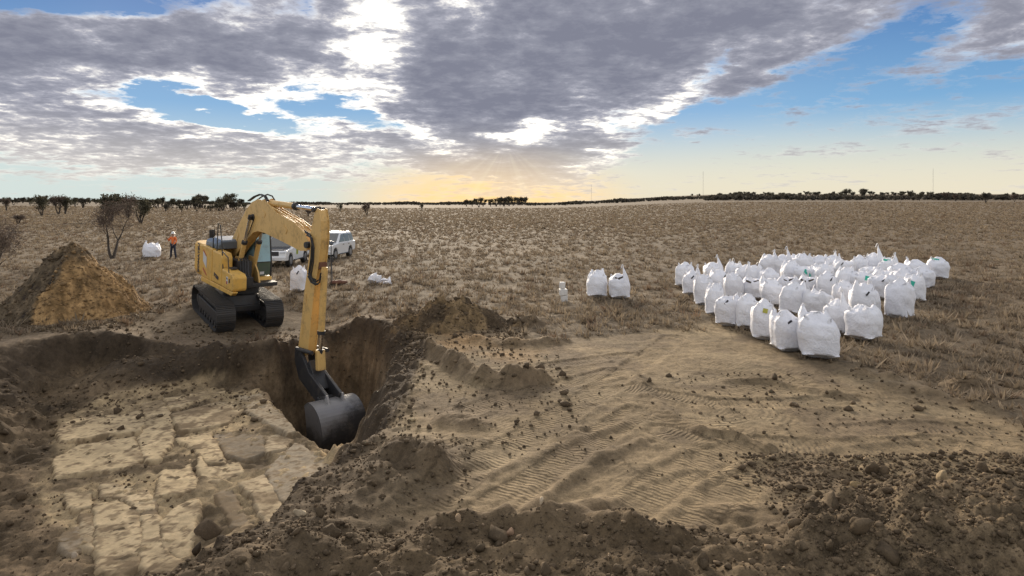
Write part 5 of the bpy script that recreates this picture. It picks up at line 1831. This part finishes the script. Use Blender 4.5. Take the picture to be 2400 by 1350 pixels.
X, Y = ground_hit(406, 608)
pr = empty('person', (X, Y, zat(X, Y)), R(-100), label='person in orange shirt, dark trousers and white hard hat standing in the grass', category='person')
pr.scale = (.98, .90, 1.07)
# x forward, y left; feet apart
J = dict(pel=(0, 0, .94), spine=(0, 0, 1.16), chest=(.01, 0, 1.36), neck=(.015, 0, 1.50), head=(.03, 0, 1.63), top=(.025, 0, 1.72),
         hl=(0, .10, .90), kl=(.02, .17, .49), al=(-.02, .23, .08), tl=(.12, .25, .03), hr=(0, -.10, .90), kr=(.02, -.17, .49), ar=(-.02, -.22, .08), tr=(.12, -.24, .03),
         sl=(0, .20, 1.42), el=(-.02, .27, 1.15), wl=(.16, .20, .98), fl=(.22, .17, .95), sr=(0, -.20, 1.42), er=(.06, -.32, 1.20), wr=(.26, -.26, 1.36), fr=(.31, -.24, 1.42))
names = list(J)
E = [('pel', 'spine'), ('spine', 'chest'), ('chest', 'neck'), ('neck', 'head'), ('head', 'top'), ('pel', 'hl'), ('hl', 'kl'), ('kl', 'al'), ('al', 'tl'), ('pel', 'hr'), ('hr', 'kr'), ('kr', 'ar'), ('ar', 'tr'),
     ('chest', 'sl'), ('sl', 'el'), ('el', 'wl'), ('wl', 'fl'), ('chest', 'sr'), ('sr', 'er'), ('er', 'wr'), ('wr', 'fr')]
RAD = dict(pel=(.11, .14), spine=(.09, .12), chest=(.10, .15), neck=.055, head=.095, top=.07, hl=.085, kl=.06, al=.042, tl=.035, hr=.085, kr=.06, ar=.042, tr=.035,
           sl=.06, el=.045, wl=.032, fl=.035, sr=.06, er=.045, wr=.032, fr=.035)
def part(name, keys, grow, mat):
    idx = {k_: i for i, k_ in enumerate(keys)}
    ed = [(idx[a_], idx[b_]) for a_, b_ in E if a_ in idx and b_ in idx]
    def g(k_):
        r_ = RAD[k_]
        return tuple(x_ + grow for x_ in r_) if isinstance(r_, tuple) else r_ + grow
    return skin_obj(name, [J[k_] for k_ in keys], ed, [g(k_) for k_ in keys], mat, pr)
part('body', names, 0.0, M_SKIN)
part('shirt', ['chest', 'spine', 'pel', 'sl', 'el', 'wl', 'sr', 'er', 'wr'], .010, M_SHIRT)
part('trousers', ['pel', 'hl', 'kl', 'al', 'hr', 'kr', 'ar'], .022, M_NAVY)
part('boot', ['al', 'tl'], .028, M_BOOT)
part('boot', ['ar', 'tr'], .028, M_BOOT)
hh = MB()
prof_h = [(0.0, .145), (.06, .135), (.105, .095), (.125, .035), (.128, 0.0)]
rings = []
for r_, z_ in reversed(prof_h[1:]):
    rings.append([(r_ * 1.08 * math.cos(k_ * math.pi / 8) + .03, r_ * math.sin(k_ * math.pi / 8), 1.665 + z_) for k_ in range(16)])
hh.loft([[(p_[0] * 1.0 + (p_[0] - .03) * .25, p_[1] * 1.2, 1.66) for p_ in rings[0]]] + rings + [[(.03 + .002 * math.cos(k_ * math.pi / 8), .002 * math.sin(k_ * math.pi / 8), 1.81) for k_ in range(16)]])
hh.build('hard_hat', M_HAT, pr, smooth_=True)
for s_ in (-1, 1):
    MB().disc_y((.115, s_ * .035, 1.645), .010, .012, 8).build('eye', M_BLK, pr)
MB().prism([(.115, 1.60), (.145, 1.605), (.118, 1.65)], -.014, .014).build('nose', M_SKIN, pr)
MB().box((.112, 0, 1.575), (.012, .05, .010)).build('mouth', M_PRINT_R, pr)
def hand(base, d, side):
    base, d = Vector(base), Vector(d).normalized()
    lat = d.cross(Vector((0, 0, 1)) if abs(d.z) < .8 else Vector((1, 0, 0))).normalized()
    vs_, ed, rd = [tuple(base), tuple(base + d * .05)], [(0, 1)], [.03, .036]
    for q, (off, ln) in enumerate(((-.028, .055), (-.010, .068), (.010, .064), (.028, .048))):
        a0 = base + d * .07 + lat * off
        n0 = len(vs_)
        vs_ += [tuple(a0), tuple(a0 + d * ln * .6), tuple(a0 + d * ln + Vector((0, 0, -.012)))]
        rd += [.010, .0095, .008]
        ed += [(1, n0), (n0, n0 + 1), (n0 + 1, n0 + 2)]
    n0 = len(vs_)
    vs_ += [tuple(base + d * .03 + lat * .04 * side), tuple(base + d * .07 + lat * .055 * side)]
    rd += [.011, .010]
    ed += [(0, n0), (n0, n0 + 1)]
    return skin_obj('hand', vs_, ed, rd, M_SKIN, pr, sub=1)
hand(J['wl'], Vector(J['fl']) - Vector(J['wl']), 1)
hand(J['wr'], Vector(J['fr']) - Vector(J['wr']), -1)

# ------------------------------------------------------------------ survey pole on its stand, and the dark gear at its foot
X, Y = ground_hit(776, 669)
t = empty('survey_pole', (X, Y, zat(X, Y)), 0, label='thin dark survey pole with a receiver, standing in the grass behind the excavator arm', category='pole')
MB().tube([(0, 0, 0), (0, 0, 1.95)], .022, 8).build('pole', M_BLK, t)
MB().tube([(0, 0, 1.95), (0, 0, 2.0), (0, 0, 2.10), (0, 0, 2.16)], [.06, .12, .12, .07], 16).build('receiver', M_GREY, t)
MB().box((.06, -.05, 1.25), (.14, .06, .26)).build('controller', M_BLK, t, bevel=.02)
for k_ in range(2):
    a_ = k_ * 2.0 + 1.6
    MB().tube([(0, 0, 1.5), (.30 * math.cos(a_), .30 * math.sin(a_), .0)], .012, 6).build('leg', M_GREY, t)
X, Y = ground_hit(793, 668)
t = empty('gear_bag', (X, Y, zat(X, Y)), .2, label='low dark gear bag lying at the foot of the survey pole', category='bag')
sg = MB()
secs = []
for x_ in np.linspace(-.42, .42, 9):
    k_ = math.sqrt(max(1 - (x_ / .46) ** 2, .05))
    secs.append([(x_, .17 * k_ * math.cos(a_), .11 + .12 * k_ * math.sin(a_) + .02 * math.sin(x_ * 20)) for a_ in np.linspace(0, 2 * math.pi, 12, endpoint=False)])
sg.loft(secs).build('bag_body', M_RUST, t, smooth_=True)
MB().tube([(-.18, -.03, .22), (-.1, -.05, .30), (.1, -.05, .30), (.18, -.03, .22)], .012, 6).build('handle', M_BLK, t)

# ------------------------------------------------------------------ trees
M_BARK = paint('grey_bark', (0.060, 0.048, 0.038), 0.9, dirt=0.5, dirtc=(0.11, 0.09, 0.07))
def leaf_mat(name, c1, c2):
    m, nt, b = new_mat(name)
    at = nd(nt, 'ShaderNodeAttribute', attribute_name='tint').outputs['Fac']
    col = mixc(nt, at, c1, c2)
    nt.links.new(col, b.inputs['Base Color'])
    b.inputs['Roughness'].default_value = 0.8
    b.inputs['Specular IOR Level'].default_value = 0.2
    tr_ = nd(nt, 'ShaderNodeBsdfTranslucent')
    nt.links.new(col, tr_.inputs[0])
    mx_ = nd(nt, 'ShaderNodeMixShader', i_0=0.25)
    nt.links.new(b.outputs[0], mx_.inputs[1])
    nt.links.new(tr_.outputs[0], mx_.inputs[2])
    nt.links.new(mx_.outputs[0], nt.nodes['Material Output'].inputs[0])
    return m
M_LEAF = leaf_mat('olive_leaves', (0.056, 0.052, 0.036), (0.115, 0.104, 0.066))
M_LEAF_R = leaf_mat('reddish_twigs', (0.080, 0.060, 0.048), (0.150, 0.115, 0.092))
M_LEAF_D = leaf_mat('dark_leaves', (0.052, 0.047, 0.037), (0.095, 0.084, 0.064))

def grow(seed, height, spread, depth, stems, leaf_n, leaf_s, twig_r=0.012, up=0.5, first=0.35, lw=.45, low=1.0):
    r_ = random.Random(seed)
    mb = MB()
    ends = []
    def branch(p_, d, ln, rad, lvl):
        pts, q, dd = [p_], p_, d
        nseg = 3
        for k_ in range(nseg):
            dd = (dd + Vector((r_.uniform(-1, 1), r_.uniform(-1, 1), r_.uniform(-.3, .8) * up)) * .22).normalized()
            q = q + dd * ln / nseg
            pts.append(q)
        rs = [rad * (1 - .45 * k_ / nseg) for k_ in range(nseg + 1)]
        mb.tube(pts, rs, 5 if lvl < 2 else 3, caps=False)
        if lvl >= depth:
            ends.append((pts[-1], dd))
            ends.append((pts[-2], dd))
            return
        if lvl >= 1 and low < 1.0:
            ends.append((pts[-1], dd))
            ends.append((pts[-2], dd))
        for k_ in range(r_.choice((2, 3)) if lvl else 3):
            side = Vector((r_.uniform(-1, 1), r_.uniform(-1, 1), r_.uniform(-.1, .7))).normalized()
            nd_ = (dd * (1.0) + side * spread).normalized()
            branch(pts[r_.choice((-1, -1, -2))], nd_, ln * r_.uniform(.62, .82), max(rs[-1] * .72, twig_r * .5), lvl + 1)
    for k_ in range(stems):
        a_ = 2 * math.pi * k_ / stems + r_.uniform(-.4, .4)
        d = Vector((math.cos(a_) * spread * .6, math.sin(a_) * spread * .6, 1)).normalized() if stems > 1 else Vector((.05, .02, 1))
        branch(Vector((.03 * math.cos(a_), .03 * math.sin(a_), -.05)), d, height * first, height * .022 + .02, 0)
    rr = np.random.default_rng(seed)
    zs = max(v[2] for v in mb.v)
    k_ = height / zs
    mb.v = [(x_ * k_, y_ * k_, z_ * k_) for x_, y_, z_ in mb.v]
    ep = np.array([e[0][:] for e in ends]) * k_
    pick = rr.integers(0, len(ep), leaf_n)
    c_ = ep[pick] + rr.normal(0, height * .055, (leaf_n, 3)) * np.array([1, 1, .9])
    u = rr.normal(size=(leaf_n, 3))
    u /= np.linalg.norm(u, axis=1)[:, None]
    w = np.cross(u, rr.normal(size=(leaf_n, 3)))
    w /= np.linalg.norm(w, axis=1)[:, None]
    s_ = leaf_s * rr.uniform(.6, 1.4, (leaf_n, 1))
    V = np.stack([c_ - u * s_, c_ + w * s_ * lw, c_ + u * s_, c_ - w * s_ * lw], 1).reshape(-1, 3)
    crown = mesh_np('crown', V, np.arange(leaf_n * 4).reshape(-1, 4))
    set_float(crown, 'tint', np.repeat(np.clip(rr.random(len(ep))[pick] * .7 + rr.random(leaf_n) * .3, 0, 1), 4))
    return mb, crown

def tree_kind(seed, leafm, **kw):
    mb, crown = grow(seed, **kw)
    crown.materials.append(leafm)
    return mb.mesh('trunk', M_BARK), crown, kw['height']
BARE = [tree_kind(900 + i, M_LEAF_R, height=4.2, spread=.56, depth=5, stems=2, leaf_n=2300, leaf_s=.13, up=.9, first=.30, lw=.12, low=.4) for i in range(3)]
SHRUB = [tree_kind(920 + i, (M_LEAF_R, M_LEAF)[i % 2], height=4.5, spread=.50, depth=3, stems=4, leaf_n=1100, leaf_s=.19, up=.9, first=.30, low=.35) for i in range(4)]
LEAFY = [tree_kind(940 + i, (M_LEAF, M_LEAF_D)[i % 2], height=5.5, spread=.55, depth=3, stems=(3, 4, 2)[i % 3], leaf_n=1100, leaf_s=.30, up=.6, first=.22, low=.3) for i in range(6)]

def tree(kind, px, py, hpx, name, label, group=None, wide=1.0, rz=None):
    X, Y = ground_hit(px, py)
    z0 = zat(X, Y)
    tr_, cr_, h0 = kind
    sc_ = (hpx / F * Y) / h0
    t = empty(name, (X, Y, z0 - .03), rng.uniform(0, 6.28) if rz is None else rz, label=label, category='tree')
    if group:
        t['group'] = group
    t.scale = (sc_ * wide, sc_ * wide, sc_)
    link('trunk', tr_, None, t)
    link('crown', cr_, None, t)
    return t
tree(BARE[0], 265, 606, 142, 'acacia_tree', 'tall bare acacia with two dark stems forking upward, behind the soil heap', wide=.95, rz=.6)
tree(BARE[1], -22, 676, 165, 'acacia_tree', 'leafless brushy tree cut by the left edge of the picture', wide=1.2, rz=2.2)
tree(SHRUB[1], 330, 526, 62, 'scrub_tree', 'dark green scrub tree standing right behind the tall bare acacia', wide=1.0)
tree(LEAFY[0], 262, 520, 62, 'scrub_tree', 'rounded olive tree behind the crown of the tall bare acacia', wide=1.1)
tree(SHRUB[0], 300, 512, 52, 'scrub_tree', 'reddish scrub tree between the olive tree and the dark green scrub tree', wide=1.4)
tree(SHRUB[1], 98, 507, 48, 'scrub_tree', 'lone vase shaped scrub tree on the left plain, nearest of its row', wide=.9)
tree(SHRUB[2], 137, 502, 44, 'scrub_tree', 'left tree of the twin reddish scrub trees on the left plain')
tree(SHRUB[3], 153, 502, 42, 'scrub_tree', 'right tree of the twin reddish scrub trees on the left plain')
tree(SHRUB[0], 15, 494, 28, 'scrub_tree', 'thin small scrub tree near the left edge of the plain')
tree(LEAFY[1], 195, 488, 24, 'scrub_tree', 'small upright tree right of the twin reddish trees')
tree(LEAFY[0], 176, 486, 22, 'scrub_tree', 'small pale tree close behind the twin reddish trees', wide=.8)
tree(SHRUB[2], 42, 525, 22, 'low_bush', 'low dry bush on the left plain above the soil heap', wide=1.6)
tree(SHRUB[0], 860, 505, 27, 'scrub_tree', 'lone slender tree on the plain right of the excavator arm', wide=.9)
tree(SHRUB[1], 797, 496, 18, 'scrub_tree', 'little tree on the plain just right of the top of the excavator arm', wide=.9)
tree(SHRUB[3], 989, 494, 17, 'scrub_tree', 'small lone tree on the plain left of the sunset tree clump', wide=.9)
tree(SHRUB[0], 722, 508, 18, 'low_bush', 'small bush seen between the arm cylinder and the boom', wide=1.2)
tree(LEAFY[1], 2310, 476, 24, 'scrub_tree', 'nearest tree of the right horizon, standing forward of the row', wide=.9)
tree(LEAFY[3], 1325, 482, 9, 'scrub_tree', 'tiny lone tree on the rise right of the sunset clump')
LG, RG, CG = 'dark trees in the row along the left horizon', 'dark trees in the row along the right horizon', 'trees of the clump under the sunset'
LL, RL, CL = 'dark scrub tree in the long row along the left horizon', 'dark scrub tree in the long row along the right horizon', 'dark tree in the small clump standing under the sunset glow'
r2 = random.Random(5)
for i in range(34):
    px = 345 + i * 6.9 + r2.uniform(-3, 3)
    big = 1.0 + (0.35 if (450 < px < 480 or 515 < px < 550) else 0)
    tree(r2.choice(LEAFY), px, 489 + r2.uniform(-4, 9) - (px - 345) * .012, (18 + r2.uniform(-4, 6)) * big, 'scrub_tree', LL, LG, wide=r2.uniform(.8, 1.15))
for i in range(22):
    px = 2 + i * 14 + r2.uniform(-6, 6)
    tree(r2.choice(LEAFY), px, 477 + r2.uniform(-2, 4), 13 + r2.uniform(-2, 5), 'scrub_tree', LL, LG, wide=r2.uniform(.9, 1.3))
for px, py, hp_ in [(1093, 484, 16), (1107, 484, 15), (1123, 486, 22), (1132, 484, 18), (1150, 484, 17), (1163, 484, 19), (1172, 482, 20), (1181, 484, 21), (1193, 483, 22), (1203, 482, 20), (1214, 481, 18), (1224, 481, 19), (1232, 480, 18)]:
    tree(r2.choice(LEAFY), px, py, hp_, 'scrub_tree', CL, CG, wide=r2.uniform(.85, 1.15))
for i in range(64):
    px = 1690 + i * 11.6 + r2.uniform(-6, 6)
    tall = 1.0 + (0.45 if px in () or abs(px - 1830) < 12 or abs(px - 1885) < 6 or 1950 < px < 2030 else 0)
    dy_ = 2.5 * ss(2000, 2400, np.array(px))
    tree(r2.choice(LEAFY), px, 462.5 + r2.uniform(-2, 2.5) + float(dy_), (11.0 + r2.uniform(-3, 3)) * tall, 'scrub_tree', RL, RG, wide=r2.uniform(.9, 1.45))
for px, py, hp_ in [(2132, 468, 22), (2155, 470, 18), (2218, 470, 18), (2240, 472, 16), (2378, 473, 18), (1622, 462, 8), (1638, 463, 9)]:
    tree(r2.choice(SHRUB), px, py, hp_, 'scrub_tree', RL, RG)

# far-off scrub that reads as one dark band
def far_band(u0, u1, y0, y1, n, hgt, name, gap=0.0):
    u = rng.uniform(u0, u1, n)
    if gap:
        k_ = fbm(u * 14, np.zeros(n), 3, 909)
        u = u[k_ > gap]
    n = len(u)
    Y = rng.uniform(y0, y1, n)
    X = u * Y
    Z = terrain(X, Y, False)
    hh_ = hgt * rng.uniform(.55, 1.25, n) * (1 + .3 * fbm(u * 30, np.zeros(n), 2, 910))
    NL = 26
    th = rng.normal(size=(n, NL, 3))
    th /= np.linalg.norm(th, axis=2)[..., None]
    ctr = np.stack([X, Y, Z + hh_ * .55], 1)[:, None, :] + th * (hh_[:, None, None] * np.array([.62, .62, .42])) * rng.uniform(.4, 1, (n, NL, 1))
    u_ = rng.normal(size=(n, NL, 3))
    u_ /= np.linalg.norm(u_, axis=2)[..., None]
    w_ = np.cross(u_, rng.normal(size=(n, NL, 3)))
    w_ /= np.linalg.norm(w_, axis=2)[..., None]
    s_ = hh_[:, None, None] * .30
    V = np.stack([ctr - u_ * s_, ctr + w_ * s_, ctr + u_ * s_, ctr - w_ * s_], 2).reshape(-1, 3)
    me = mesh_np(name, V, np.arange(len(V)).reshape(-1, 4))
    set_float(me, 'tint', np.repeat(rng.random(n * NL), 4))
    return link(name, me, M_LEAF_D, kind='stuff')
far_band(-.95, 0.02, 850, 1500, 2200, 3.8, 'far_scrub')
far_band(.02, .32, 700, 1250, 800, 3.2, 'far_scrub')
far_band(.30, .95, 520, 950, 2000, 4.0, 'far_scrub')

# ------------------------------------------------------------------ thin masts on the horizon
M_MAST = paint('mast_steel', (0.30, 0.30, 0.31), 0.6, dirt=0.2)
for px, py0, py1, label in ((1648, 456, 401, 'thin lattice mast rising above the right horizon, left one of the pair'),
                            (2187, 455, 394, 'thin lattice mast near the right edge of the horizon'),
                            (1386, 462, 432, 'very faint short mast on the horizon right of the sunset')):
    Y = 900.0
    X = (px - 1200) / F * Y
    z0 = zat(X, Y)
    hgt = CAMH - (py1 - HZ) / F * Y - z0
    t = empty('mast', (X, Y, z0), 0, label=label, category='mast')
    mb = MB()
    w_ = .30
    for a_ in (0, 2.094, 4.189):
        mb.tube([(w_ * math.cos(a_), w_ * math.sin(a_), 0), (w_ * math.cos(a_), w_ * math.sin(a_), hgt * .97)], .045, 4)
    mb.build('mast_leg', M_MAST, t)
    br = MB()
    nb_ = int(hgt / 1.2)
    for k_ in range(nb_):
        a_, b_ = 2.094 * k_, 2.094 * (k_ + 1)
        br.tube([(w_ * math.cos(a_), w_ * math.sin(a_), k_ * 1.2 * .97), (w_ * math.cos(b_), w_ * math.sin(b_), (k_ + 1) * 1.2 * .97)], .03, 3)
    br.build('lattice', M_MAST, t)
    MB().tube([(0, 0, hgt * .96), (0, 0, hgt)], .08, 5).build('antenna', M_MAST, t)
